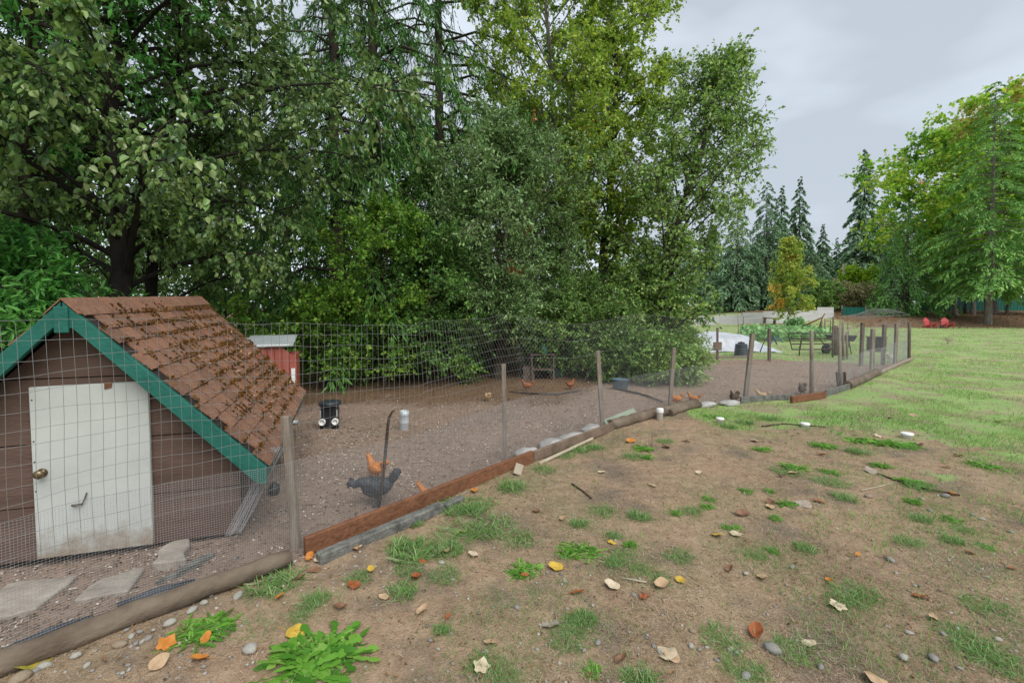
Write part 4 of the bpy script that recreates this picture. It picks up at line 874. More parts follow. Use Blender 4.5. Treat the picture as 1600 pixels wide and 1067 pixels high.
ground_bar('plank', 'grey plank between the short rust plank and the curved pale log', 'plank', (1290, 620), (1328, 608), 0.04, 0.13, M['beam'])
p = gp(810, 741); m_ = MB(); m_.box((p[0], p[1], p[2] + 0.055), (0.085, 0.06, 0.11), Matrix.Rotation(R(-20), 3, 'X') @ Matrix.Rotation(R(18), 3, 'Y'))
tag(m_.build('wood_block', M['pale'], None, bevel=0.005), 'small pale wooden block propped against the rust-red plank', 'wood block')
# sage green panel
q = [at(943, 656, 6.75), at(990, 637, 7.35), at(1000, 654, 7.25), at(955, 676, 6.62)]
m_ = MB(); vs_ = [m_.bm.verts.new(v) for v in q]; f_ = m_.bm.faces.new(vs_); r_ = bmesh.ops.extrude_face_region(m_.bm, geom=[f_])
bmesh.ops.translate(m_.bm, vec=(-0.012, 0.03, -0.012), verts=[v for v in r_['geom'] if isinstance(v, bmesh.types.BMVert)])
tag(m_.build('painted_panel', M['greenpaint']), 'sage green painted panel leaning behind the frayed log', 'panel')
# sacks
def blob(name, label, cat, px, py, size, m, seed, group=None, sub=2, zoff=0.0, rz=0.0, amp=0.22):
    p = gp(px, py); bm = bmesh.new(); bmesh.ops.create_icosphere(bm, subdivisions=sub, radius=1); rs_ = np.random.RandomState(seed); o_ = rs_.rand(3) * 50
    for v in bm.verts:
        c = v.co; k = 1 + amp * (float(vnoise(c.x * 1.6 + o_[0], c.y * 1.6 + c.z * 1.9 + o_[1], seed)) - 0.5) * 2; v.co = Vector((c.x * k * size[0], c.y * k * size[1], c.z * k * size[2]))
    for f in bm.faces: f.smooth = True
    me = bpy.data.meshes.new(name); bm.to_mesh(me); bm.free(); me.materials.append(m); o = link(name, me); o.location = (p[0], p[1], p[2] + size[2] * 0.55 + zoff); o.rotation_euler = (0, 0, rz)
    return tag(o, label, cat, group)
for i, (px, py, sx, lb) in enumerate([(822, 716, 0.20, 'low pale sack nearest the rust-red plank end'), (862, 700, 0.24, 'pale lumpy sack in the middle of the row behind the dark plank'), (893, 690, 0.26, 'largest white sack behind the dark brown plank'), (925, 677, 0.22, 'pale sack beside the stake next to the sage panel')]):
    blob('sack', lb, 'sack', px, py - 1, (sx, 0.11, 0.075), M['sack'], 30 + i, rz=R(50), group='pale sacks along the fence', sub=3)
for i, (px, py, sx, lb) in enumerate([(1103, 635, 0.19, 'flat pale stone slab beside the thin curved log'), (1140, 632, 0.24, 'longest flat pale stone by the dark hen')]):
    blob('stone_slab', lb, 'stone', px, py, (sx, 0.12, 0.055), M['sack'], 40 + i, rz=R(20), sub=3)
# concrete pieces in front of the coop door
def slab(label, px_poly, h, m, seed):
    P = [gp(*p) for p in px_poly]; m_ = MB(); rr_ = random.Random(seed); c = sum(P) / len(P); pts = []
    for a, b_ in zip(P, P[1:] + P[:1]):
        for t in (0, 0.33, 0.66): q_ = a * (1 - t) + b_ * t; pts.append((q_[0] + rr_.uniform(-1, 1) * 0.014, q_[1] + rr_.uniform(-1, 1) * 0.014))
    z = float(c[2]); m_.prism(pts, z - 0.02, z + h, axis='z')
    return tag(m_.build('concrete_slab', m, None, bevel=0.008), label, 'concrete slab')
slab('grey concrete slab tilted up by the corner of the white door', [(238, 893), (290, 887), (297, 852), (256, 862)], 0.06, M['concrete'], 1)
slab('long broken concrete slab below the white door', [(108, 945), (200, 928), (228, 893), (160, 910)], 0.03, M['concrete'], 2)
slab('biggest pale concrete slab at the lower left edge inside the fence', [(-60, 985), (60, 958), (120, 903), (10, 922)], 0.035, M['concrete'], 3)
slab('narrow grey slab strip beside the tilted slab', [(245, 915), (270, 905), (340, 868), (318, 873)], 0.035, M['beam'], 4)
slab('pale flat stone strip just behind the long pole', [(330, 917), (352, 915), (440, 878), (420, 877)], 0.03, M['concrete'], 5)
# dark hose/pipe bundles behind the pole
M['hose'] = mat('dark_blue_plastic', (0.025, 0.03, 0.036), (0.075, 0.085, 0.10), 0.5, 10)
for i, (pa, pb, lb) in enumerate([((12, 1030), (150, 974), 'dark blue-grey plastic sheet strip behind the pole at lower left'), ((185, 958), (308, 917), 'dark blue-grey plastic sheet strip behind the middle of the long pole')]):
    a = gp(*pa); c = gp(*pb); m_ = MB(); d_ = (c - a) / np.linalg.norm(c - a); n_ = np.array([-d_[1], d_[0], 0])
    for k in range(5): m_.tube([a + n_ * (k * 0.022) + np.array([0, 0, 0.01]), (a + c) / 2 + n_ * (k * 0.024) + np.array([0, 0, 0.022 + 0.006 * (k % 2)]), c + n_ * (k * 0.018) + np.array([0, 0, 0.01])], 0.013, 6)
    tag(m_.build('plastic_strip', M['hose']), lb, 'plastic strip')
# folded netting strip leaning on the coop corner
a = at(432, 700, 3.75); c = at(364, 835, 3.35); ar = Acc(); tt = np.linspace(0, 1, 14); px_ = np.array([0.9, 0.35, 0])
for k in range(13):
    p = a[None] * (1 - tt[:, None]) + c[None] * tt[:, None] + px_ * (k - 6) * 0.0085; p[:, 2] += 0.01 * np.sin(tt * 9 + k); p[:, 1] += 0.02 * (k % 3); ar.add(*tubes(p[None], 0.0014, 3))
for t in np.linspace(0, 1, 60):
    p = np.array([a * (1 - t) + c * t + px_ * s_ * 0.0085 + np.array([0, 0.02 * (i_ % 3), 0]) for i_, s_ in enumerate((-6, -2, 2, 6))]); ar.add(*tubes(p[None], 0.0014, 3))
tag(ar.build('netting_offcut', [M['hwire']]), 'folded strip of fine wire netting leaning from the roof corner to the ground', 'netting')
a = at(430, 700, 3.9)
blob('dark_bundle', 'dark crumpled bundle on the ground under the coop eave corner', 'bundle', 428, 772, (0.055, 0.05, 0.075), M['black'], 77)
# bent bar
P = [at(591, 800, 4.02), at(598, 750, 4.02), at(603, 700, 4.03), at(606, 668, 4.03), at(608, 652, 4.04), at(613, 643, 4.05), at(617, 640, 4.06)]
tag(MB().tube(P, [0.013, 0.013, 0.014, 0.013, 0.012, 0.010, 0.007], 7).build('bent_bar', M['iron']), 'dark bent iron bar stuck in the ground beside the black hen', 'bar')

# ------------------------------------------------------------------ things in the pen
def lathe_thing(name, label, cat, px, py, prof, m, segs=24, sx=1, sy=1, rot=0):
    p = gp(px, py); o = MB().lathe(prof, segs, sx=sx, sy=sy).build(name, m); o.location = p; o.rotation_euler = (0, rot, 0); return tag(o, label, cat)
p = gp(631, 671); gv = lathe_thing('metal_duct', 'pale galvanized pipe standing upright in the pen', 'pipe', 631, 671, [(0.066, 0), (0.068, 0.004), (0.068, 0.10), (0.070, 0.105), (0.070, 0.112), (0.068, 0.117), (0.068, 0.21), (0.070, 0.215), (0.068, 0.222), (0.068, 0.27), (0.062, 0.272), (0.062, 0.20)], M['galv'], rot=R(2))
# feeder
p = gp(516, 668); fd = empty('poultry_feeder', tuple(p), 'black poultry feeder with a dark lid and two round white ports', 'feeder', rz=R(12))
m_ = MB(); m_.box((0, 0, 0.19), (0.23, 0.20, 0.30)); m_.build('body', M['black'], fd, bevel=0.012)
MB().lathe([(0.150, 0), (0.158, 0.012), (0.158, 0.040), (0.14, 0.055), (0.08, 0.066), (0.004, 0.070)], 24, (0, 0, 0.335)).build('lid', mat('dark_lid', (0.02, 0.025, 0.03), (0.05, 0.06, 0.075), 0.3, 4), fd)
for sx in (-1, 1):
    o = MB().lathe([(0.032, 0), (0.047, 0.004), (0.047, 0.05), (0.036, 0.054), (0.034, 0.02), (0.004, 0.018)], 18).build('port', M['pvc'], fd); o.rotation_euler = (PI / 2, 0, 0); o.location = (sx * 0.088, -0.098, 0.115)
    MB().box((sx * 0.10, -0.06, 0.02), (0.05, 0.05, 0.05)).build('foot', M['black'], fd)
    MB().box((sx * 0.112, -0.105, 0.23), (0.012, 0.012, 0.10)).build('clip', M['galv'], fd)
a = gp(452, 664); tag(MB().tube([a + np.array([-0.09, 0, 0.035]), a + np.array([0.12, 0.04, 0.035])], 0.033, 12).build('pale_pipe', M['galv']), 'short pale pipe lying under the coop eave', 'pipe')
# blue tub
o = lathe_thing('tub', 'blue-grey plastic tub on the pen floor near the sprawling shrub', 'tub', 969, 608, [(0.13, 0), (0.145, 0.01), (0.165, 0.20), (0.18, 0.205), (0.18, 0.225), (0.165, 0.226), (0.155, 0.19), (0.13, 0.03)], mat('blue_tub', (0.05, 0.10, 0.13), (0.09, 0.15, 0.18), 0.5, 5), sx=1.05, sy=0.8)
# branch lying by the tub
P = [gp(958, 608), gp(985, 614), gp(1010, 620), gp(1035, 630)]
tag(MB().tube([q_ + np.array([0, 0, 0.03]) for q_ in P], [0.02, 0.024, 0.02, 0.012], 6).build('branch', M['iron']), 'dark branch lying from the blue tub towards the thin stake', 'branch')
P = [gp(795, 614), gp(830, 617), gp(870, 618), (gp(905, 612))]
tag(MB().tube([q_ + np.array([0, 0, 0.03]) for q_ in P], [0.012, 0.022, 0.02, 0.012], 6).build('branch', M['iron']), 'dark branch lying in front of the two red-brown hens', 'branch')
# dark table with junk under the willow
p = gp(846, 592); tb = empty('garden_table', tuple(p), 'old dark garden table in the shade under the trees', 'table', rz=R(8))
MB().box((0, 0, 0.62), (0.62, 0.40, 0.03)).build('table_top', M['oldpost'], tb, bevel=0.004)
for sx in (-1, 1):
    for sy in (-1, 1): MB().box((sx * 0.27, sy * 0.16, 0.305), (0.04, 0.04, 0.60)).build('leg', M['oldpost'], tb)
MB().box((0, 0, 0.25), (0.56, 0.36, 0.03)).build('shelf', M['oldpost'], tb)
p2 = p + np.array([0.06, 0.0, 0.637])
o = MB().lathe([(0.07, 0), (0.085, 0.02), (0.085, 0.14), (0.05, 0.19), (0.035, 0.22), (0.004, 0.222)], 16).build('jug', mat('teal_plastic', (0.03, 0.30, 0.28), (0.05, 0.36, 0.34), 0.4, 5)); o.location = p2; tag(o, 'teal plastic jug standing on the dark table', 'jug')
o = MB().box((0, 0, 0.11), (0.26, 0.22, 0.22)).box((0, 0, 0.225), (0.29, 0.25, 0.02)).build('crate', mat('green_crate', (0.05, 0.10, 0.07), (0.08, 0.14, 0.10), 0.6, 6), None, bevel=0.006); o.location = gp(872, 588); tag(o, 'dull green lidded crate beside the dark table', 'crate')
o = MB().box((0, 0, 0.16), (0.28, 0.24, 0.32)).box((0, -0.125, 0.2), (0.2, 0.02, 0.2)).build('crate', M['oldpost'], None, bevel=0.006); o.location = gp(826, 592); tag(o, 'dark brown wooden crate at the near end of the dark table', 'crate')

# ------------------------------------------------------------------ PVC pipes in the foreground lawn
def pvc(label, px, py, r, h):
    p = gp(px, py); o = MB().lathe([(r * 0.86, -0.05), (r * 0.86, h * 0.62), (r, h * 0.64), (r * 1.02, h * 0.68), (r * 1.02, h * 0.95), (r * 0.95, h), (0.003, h * 1.005)], 22).build('drain_cap', M['pvc']); o.location = p
    return tag(o, label, 'pipe', None)
pvc('tall white plastic pipe with a cap at the end of the frayed log', 1031, 656, 0.054, 0.185)
pvc('low white plastic pipe cap nearest the tall white pipe', 1125, 660, 0.058, 0.075)
pvc('low white plastic pipe cap in the middle of the row of three', 1258, 668, 0.062, 0.07)
pvc('low white plastic pipe cap next to the thick weed clumps on the lawn edge', 1417, 684, 0.072, 0.07)

# ------------------------------------------------------------------ beyond the pen
# white tarp heap
nx_, ny_ = 90, 60; a = gp(1060, 547); c = gp(1228, 547); uu, vv = np.meshgrid(np.linspace(0, 1, nx_), np.linspace(0, 1, ny_)); x0, x1, y0, y1 = 6.3, 11.6, 18.6, 23.0
yy = y0 + (y1 - y0) * vv + 0.4 * (fbm(uu * 8, vv * 2, 7) - 0.5); xx = 6.2 + uu * (4.7 + 1.2 * vv) + 0.12 * (fbm(vv * 6, uu * 3, 4) - 0.5)
pr = np.minimum(sstep(0, 0.12, uu) * sstep(0, 0.30, 1 - uu), sstep(0, 0.28, vv) * sstep(0, 0.1, 1 - vv)); rid = np.abs(fbm(uu * 9 + vv * 2, vv * 5, 8, 4) - 0.5) * 2
zz_ = 0.03 + pr * (0.66 - 0.15 * sstep(0.55, 1, uu)) * (0.7 + 0.4 * fbm(uu * 4, vv * 3, 3)) + (rid - 0.3) * 0.10
Vt = np.stack([xx, yy, gz(xx, yy) + zz_], -1).reshape(-1, 3); ii = np.arange(nx_ * ny_).reshape(ny_, nx_); Ft = np.stack([ii[:-1, :-1], ii[:-1, 1:], ii[1:, 1:], ii[1:, :-1]], -1).reshape(-1, 4)
M['tarp'] = mat('white_plastic_sheet', (0.34, 0.365, 0.40), (0.58, 0.60, 0.63), 0.4, 2.5, bump=0.3, bscale=6)
o = npmesh('tarp', Vt, [Ft], M['tarp'], smooth=True); tag(o, 'crumpled white plastic sheet over a garden bed beyond the pen', 'tarp')
# blue hoops
M['bluehose'] = mat('blue_pipe', (0.02, 0.07, 0.22), (0.03, 0.10, 0.30), 0.4, 5)
for i, (pa, pb, h, Y, lb) in enumerate([(1188, 1214, 526, 18.4, 'thin dark pipe hoop over the white sheet by the second stake'), (1200, 1223, 530, 19.5, 'blue pipe hoop lying on the end of the white sheet')]):
    A_ = at(pa, 535, Y); B_ = at(pb, 530, Y + 0.6); A_[2] = 0.05; B_[2] = 0.3; tp_ = at((pa + pb) / 2, h, Y)[2]
    pts = [A_ * (1 - t) + B_ * t + np.array([0, 0, math.sin(t * PI) * (tp_ - 0.15)]) for t in np.linspace(0, 1, 12)]
    tag(MB().tube(pts, 0.022, 6).build('hoop', M['bluehose'] if i else M['black']), lb, 'hoop')
# compost bins
def bin_(label, px, py, r, h):
    prof = []
    for k in range(8): z = h * 0.85 * k / 7; rr_ = r * (1 - 0.16 * k / 7); prof += [(rr_, z), (rr_ * 1.03, z + 0.015), (rr_ * 1.03, z + 0.035), (rr_, z + 0.05)]
    prof += [(r * 0.80, h * 0.93), (r * 0.62, h * 0.97), (r * 0.5, h), (0.003, h * 1.01)]
    p = gp(px, py); root = empty('compost_bin', tuple(p), label, 'compost bin'); MB().lathe(prof, 24).build('body', mat('black_ribbed_plastic', (0.02, 0.03, 0.04), (0.05, 0.065, 0.075), 0.45, 4), root)
    MB().lathe([(r * 0.48, 0), (r * 0.50, 0.02), (r * 0.40, 0.05), (r * 0.1, 0.055), (r * 0.1, 0.08), (0.003, 0.082)], 18, (0, 0, h)).build('lid', M['black'], root); return root
bin_('ribbed black compost bin standing on the grass before the white sheet', 1158, 556, 0.24, 0.46)
p = gp(1369, 549); root = empty('compost_bin', tuple(p), 'square black compost box on the lawn behind the netting', 'compost bin', rz=R(10))
MB().prism([(-0.24, 0), (0.24, 0), (0.235, 0.56), (-0.235, 0.56)], -0.24, 0.24).build('body', M['black'], root, bevel=0.02)
MB().box((0, 0, 0.585), (0.52, 0.52, 0.05)).build('lid', M['black'], root, bevel=0.015)
for k in range(4): MB().box((0, -0.247, 0.10 + k * 0.13), (0.46, 0.02, 0.03)).build('rib', M['black'], root)
# vegetables
rs = np.random.RandomState(12); n = 5200; vx = rs.uniform(10.5, 21, n); vy = rs.uniform(24.5, 33, n); keep = (vx / vy * FPX + 800 > 1160) & (vx / vy * FPX + 800 < 1296); vx, vy = vx[keep], vy[keep]; n = len(vx)
hh_ = (0.25 + 0.75 * fbm(vx * 0.8, vy * 0.6, 15)) * 0.75 * rs.rand(n) ** 0.5
P = np.stack([vx, vy, gz(vx, vy) + hh_], -1)
tag(npmesh('vegetable_plants', *(lambda r_: (r_[0], [r_[1]]))(leaf_geo(P, norm(sph(rs, n) + np.array([0, 0, -0.1])), norm(sph(rs, n) * 0.7 + np.array([0, -0.5, 0.8])), rs.uniform(0.16, 0.34, n), rs.uniform(0.14, 0.30, n), 'o')), [LM['veg']]), 'leafy green vegetable plants covering the garden bed', 'vegetables', kind='stuff')
broadleaf('garden_shrub', 'bright green leafy plant standing above the vegetable bed', 'shrub', gb(1243, 34), [(0, 0, 0), (0, 0, 0.6), (0, 0, 0.8)], 0.1, lambda f: 0.42, 14, 6, 5, 6, 0.16, 0.10, LM['veg'], M['bark'], 155, up=0.6, droop=0.2, tr=0.03, twigL=0.3)
# gate
gt = empty('field_gate', (0, 0, 0), 'dark tubular metal gate with five bars behind the pen', 'gate')
Yg = 17.3
def gpx(px, py): return at(px, py, Yg)
for py in (521, 529.5, 537.5, 546): MB().tube([gpx(1231 + (py - 521) * 0.28, py), gpx(1309, py - 0.5)], 0.021, 8).build('rail', M['iron'], gt)
for a_, b_ in (((1231, 521), (1238, 547)), ((1254, 521), (1250, 547)), ((1309, 520), (1309, 548)), ((1272, 521), (1296, 546)), ((1250, 540), (1254, 521))): MB().tube([gpx(*a_), gpx(*b_)], 0.018, 8).build('brace', M['iron'], gt)
p = gpx(1306, 556); MB().tube([(p[0], Yg + 0.05, -0.1), (p[0] - 0.02, Yg + 0.05, 1.0), (p[0] - 0.03, Yg + 0.05, 1.12)], [0.115, 0.105, 0.09], 10).build('gate_post', M['oldpost'], gt)
p = gpx(1249, 553); MB().tube([(p[0], Yg, 0.0), (p[0], Yg, 0.35)], 0.02, 6).build('foot', M['iron'], gt)
# loose posts around the gate, each free-standing
LP = [(1301, 560, 495, 16.6, 0.06, 'thin dark pole standing left of the thick gate post'), (1318, 560, 503, 15.8, 0.09, 'split grey post right of the thick gate post'), (1324, 556, 520, 16.2, 0.08, 'short red-brown post beside the split grey post'),
      (1314, 560, 500, 15.2, 0.05, 'thin pole close to the fence stake by the iron stakes'), (1290, 520, 498, 27, 0.09, 'small post at the end of the vegetable bed, nearest the gate'), (1283, 519, 500, 28, 0.1, 'small dark post under the leaning rusty bar'), (1297, 518, 500, 27, 0.06, 'thin post at the edge of the vegetable bed beside the lawn'),
      (1326, 530, 505, 21, 0.09, 'post with a light cap standing behind the wheelbarrow'), (1345, 0, 0, 0, 0, ''), (1154, 515, 492, 30, 0.05, 'thin stake behind the white sheet, nearest the pear tree'), (1161, 515, 494, 30, 0.05, 'thin stake behind the white sheet, just right of its twin')]
for px, pb, pt, Y, wd, lb in LP:
    if not lb: continue
    a = at(px, pb, Y); t = at(px + (1 if px % 2 else -1), pt, Y); a[2] = float(gz(a[0], a[1])) - 0.1
    tag(MB().tube([a, (a + t) / 2, t], [wd / 2, wd * 0.48, wd * 0.42], 7).build('post', M['oldpost'] if px % 2 else M['post']), lb, 'post')
a, c = at(1254, 510, 27), at(1285, 496, 27); d_ = at(1289, 490, 27)
tag(MB().tube([a, c, d_], [0.04, 0.04, 0.03], 6).tube([c, c + np.array([-0.15, 0, -0.5])], 0.03, 6).build('leaning_bar', M['rust']), 'rusty bar leaning up over the small posts by the vegetable bed', 'bar')
# wheelbarrow
p = gp(1322, 553); wb = empty('wheelbarrow', tuple(p), 'old dark wheelbarrow tipped with its handles up beside the gate posts', 'wheelbarrow', rz=R(8))
m_ = MB(); m_.prism([(-0.55, 0.52), (0.05, 0.50), (0.22, 0.72), (-0.72, 0.74)], -0.30, 0.30); m_.build('tray', M['black'], wb, bevel=0.02)
for sy in (-1, 1):
    MB().tube([(-0.85, sy * 0.08, 0.22), (-0.2, sy * 0.2, 0.45), (0.45, sy * 0.28, 1.02)], 0.026, 7).build('handle', M['post'], wb)
    MB().tube([(-0.1, sy * 0.22, 0.5), (0.0, sy * 0.24, 0.02)], 0.018, 6).build('leg', M['iron'], wb)
o = MB().lathe([(0.06, -0.035), (0.16, -0.045), (0.20, -0.02), (0.20, 0.02), (0.16, 0.045), (0.06, 0.035)], 18).build('wheel', M['black'], wb); o.rotation_euler = (PI / 2, 0, 0); o.location = (-0.86, 0, 0.20)
# white sheet fence at the far side
wf = empty('white_fence', (0, 0, 0), 'low fence of pale corrugated sheets in stepped sections beyond the garden', 'fence')
M['sheet'] = mat('pale_sheet_metal', (0.44, 0.43, 0.44), (0.56, 0.55, 0.56), 0.55, 1.5, stretch=(0.3, 1, 3))
for xa, xb, ya, yb_, Y in [(1085, 1125, 494, 508, 47), (1125, 1160, 492.5, 507, 47.2), (1160, 1192, 488.5, 506, 47.4), (1192, 1234, 486.5, 505.5, 47.6), (1235, 1277, 485, 505, 47.8), (1277, 1303, 480, 505, 48)]:
    A_ = at(xa, ya, Y); B_ = at(xb - 0.4, ya, Y); zb_ = at(xa, yb_, Y)[2]; m_ = MB(); nr_ = 8; hz = (A_[2] - zb_) / nr_
    for k in range(nr_): m_.box(((A_[0] + B_[0]) / 2, Y - 0.012 * (k % 2), zb_ + hz * (k + 0.5)), (B_[0] - A_[0], 0.04, hz * 0.96))
    m_.build('sheet_panel', M['sheet'], wf)
for px in (1125, 1160, 1192, 1234, 1277, 1303):
    a = at(px, 500, 48.2); MB().box((a[0], 48.25, a[2]), (0.09, 0.09, 1.6)).build('post', M['post'], wf)
a = at(1203, 497, 46.6); o = MB().box((0, 0, 0.0), (1.25, 0.5, 0.09)).box((-0.5, 0, -0.3), (0.1, 0.4, 0.55)).box((0.5, 0, -0.3), (0.1, 0.4, 0.55)).build('bench', M['board'], None, bevel=0.01); o.location = a; o.rotation_euler = (0, R(4), 0); tag(o, 'brown wooden bench in front of the pale sheet fence', 'bench')
# green sheet fence
gf = empty('green_fence', (0, 0, 0), 'tall dark green corrugated fence running behind the trees and chairs', 'fence')
M['gsheet'] = mat('green_sheet_metal', (0.006, 0.085, 0.062), (0.010, 0.12, 0.09), 0.5, 1.5)
def gsheet(xa, xb, ta, tb, ba, bb, Y):
    n_ = max(1, int((xb - xa) / 14))
    for k in range(n_):
        u0, u1 = k / n_, (k + 1) / n_; p0 = at(xa + (xb - xa) * u0, ta + (tb - ta) * u0, Y); p1 = at(xa + (xb - xa) * u1, ta + (tb - ta) * u1, Y); z0_ = at(xa + (xb - xa) * u0, ba + (bb - ba) * u0, Y)[2] - 0.2
        m_ = MB(); nb = 6
        for j in range(nb):
            xa_ = p0[0] + (p1[0] - p0[0]) * j / nb; xb_ = p0[0] + (p1[0] - p0[0]) * (j + 1) / nb - 0.012
            m_.box(((xa_ + xb_) / 2, Y + 0.02 * (j % 2), (p0[2] + z0_) / 2), (xb_ - xa_, 0.03, p0[2] - z0_))
        m_.build('sheet_panel', M['gsheet'], gf)
gsheet(1317, 1352, 480, 480, 496, 496, 50); gsheet(1440, 1560, 464, 465, 490, 489, 60); gsheet(1560, 1680, 465, 466, 489, 488, 60)
for px in (1316, 1353): a = at(px, 490, 50.1); MB().box((a[0], 50.15, a[2]), (0.1, 0.1, 1.7)).build('post', M['post'], gf)
for px in (1447, 1485, 1575): a = at(px, 478, 59.8); MB().box((a[0], 59.85, a[2]), (0.12, 0.1, 2.2)).build('post', M['greybark'] if px == 1575 else M['gsheet'], gf)
# utility pole
a = at(1314, 490, 62); t = at(1318, 412, 62); up_ = empty('utility_pole', (a[0], a[1], float(gz(a[0], a[1]))), 'pale wooden utility pole rising behind the fences', 'utility pole')
h_ = t[2] - up_.location[2]; MB().tube([(0, 0, -0.2), (t[0] - a[0], 0, h_)], [0.17, 0.13], 10).build('pole', mat('pale_pole', (0.28, 0.24, 0.19), (0.40, 0.35, 0.28), 0.85, 4, stretch=(3, 3, 0.4)), up_)
MB().box((t[0] - a[0] - 0.05, -0.05, h_ - 0.9), (0.7, 0.08, 0.10)).build('crossarm', M['post'], up_)
MB().tube([(0.3, -0.12, h_ - 1.6), (0.3, -0.12, h_ - 1.15)], 0.12, 10).build('transformer', M['galv'], up_)
for i, (pa, pb, lb) in enumerate([((1319, 423), (1640, 424), 'upper overhead wire stretching from the utility pole across the trees'), ((1318, 430), (1640, 436), 'lower overhead wire stretching from the utility pole across the trees')]):
    A_ = at(*pa, 62); B_ = at(*pb, 66); pts = [A_ * (1 - t_) + B_ * t_ - np.array([0, 0, 0.5 * math.sin(t_ * PI)]) for t_ in np.linspace(0, 1, 12)]
    tag(MB().tube(pts, 0.025, 4).build('overhead_wire', M['black']), lb, 'wire')
# red chairs and table
M['red'] = mat('red_plastic', (0.42, 0.05, 0.055), (0.50, 0.075, 0.075), 0.45, 6)
def adirondack(loc, rz, label):
    r_ = empty('garden_chair', tuple(loc), label, 'chair', 'red garden chairs on the lawn', rz)
    for k in range(5): MB().box((0, -0.26 + k * 0.105, 0.37 - k * 0.028), (0.52, 0.09, 0.022)).build('seat_slat', M['red'], r_)
    for k in range(-3, 4):
        hgt = 0.70 - 0.022 * k * k; m_ = MB(); m_.box((0, 0, hgt / 2), (0.078, 0.02, hgt)); o = m_.build('back_slat', M['red'], r_); o.location = (k * 0.086, 0.20, 0.26); o.rotation_euler = (R(-18), 0, 0)
    MB().box((0, 0.30, 0.55), (0.62, 0.03, 0.06)).build('back_rail', M['red'], r_)
    for s_ in (-1, 1):
        MB().box((s_ * 0.33, -0.04, 0.55), (0.13, 0.70, 0.025)).build('arm', M['red'], r_, bevel=0.006)
        MB().box((s_ * 0.29, -0.30, 0.27), (0.04, 0.09, 0.55)).build('leg', M['red'], r_)
        MB().bar((s_ * 0.26, -0.30, 0.34), (s_ * 0.26, 0.48, 0.05), 0.03, 0.11).build('side_rail', M['red'], r_)
    for ch in r_.children: pass
    return r_
p = gp(1453, 513); q_ = gp(1480, 513)
adirondack(p, R(12), 'red slatted garden chair, the one closer to the long wire fence'); adirondack(q_, R(-10), 'red slatted garden chair, the one farther from the long wire fence')
p = gp(1466.5, 513); st = empty('side_table', tuple(p), 'low red side table between the two red garden chairs', 'table')
for k in range(4): MB().box((0, -0.18 + k * 0.12, 0.36), (0.95, 0.105, 0.025)).build('top_slat', M['red'], st)
for sx in (-1, 1):
    for sy in (-1, 1): MB().box((sx * 0.30, sy * 0.15, 0.17), (0.06, 0.06, 0.345)).build('leg', M['oldpost'], st)
# dry weed on the lawn
p = gp(1481, 538); rs = np.random.RandomState(3); ar = Acc()
for k in range(16):
    a = rs.rand() * 2 * PI; e_ = np.array([math.cos(a) * 0.25, math.sin(a) * 0.2, rs.uniform(0.25, 0.42)]); ar.add(*tubes(np.array([[[0, 0, 0], e_ * 0.5 + np.array([0, 0, 0.08]), e_]]), np.array([[0.007, 0.006, 0.004]]), 4))
    ar.add(*leaf_geo(np.repeat((e_ * 0.9)[None], 3, 0) , sph(rs, 3), sph(rs, 3), 0.10, 0.05))
o = ar.build('dry_weed', [M['pale']]); o.scale = (0.8, 0.8, 0.8); o.location = p; tag(o, 'dry brown branching weed alone on the lawn in front of the red chairs', 'weed')

# ------------------------------------------------------------------ hens: one continuous body each
HM = {'orange': mat('orange_feathers', (0.38, 0.12, 0.022), (0.56, 0.22, 0.045), 0.75, 30, stretch=(1, 2, 2)), 'white': mat('white_feathers', (0.62, 0.58, 0.50), (0.78, 0.75, 0.68), 0.75, 25),
      'black': mat('black_feathers', (0.018, 0.02, 0.026), (0.05, 0.055, 0.065), 0.55, 30), 'silver': mat('silver_feathers', (0.10, 0.105, 0.11), (0.62, 0.63, 0.62), 0.7, 45, stretch=(2, 1, 1)),
      'brown': mat('brown_feathers', (0.17, 0.055, 0.022), (0.32, 0.11, 0.035), 0.75, 30), 'dark': mat('dark_feathers', (0.035, 0.028, 0.024), (0.12, 0.08, 0.055), 0.7, 30),
      'buff': mat('buff_feathers', (0.42, 0.28, 0.15), (0.60, 0.44, 0.27), 0.75, 25), 'comb': mat('red_comb', (0.42, 0.035, 0.03), (0.55, 0.07, 0.06), 0.5, 15), 'leg': mat('yellow_leg', (0.36, 0.24, 0.08), (0.46, 0.32, 0.12), 0.6, 20),
      'eye': mat('dark_eye', (0.01, 0.008, 0.006), rough=0.2)}
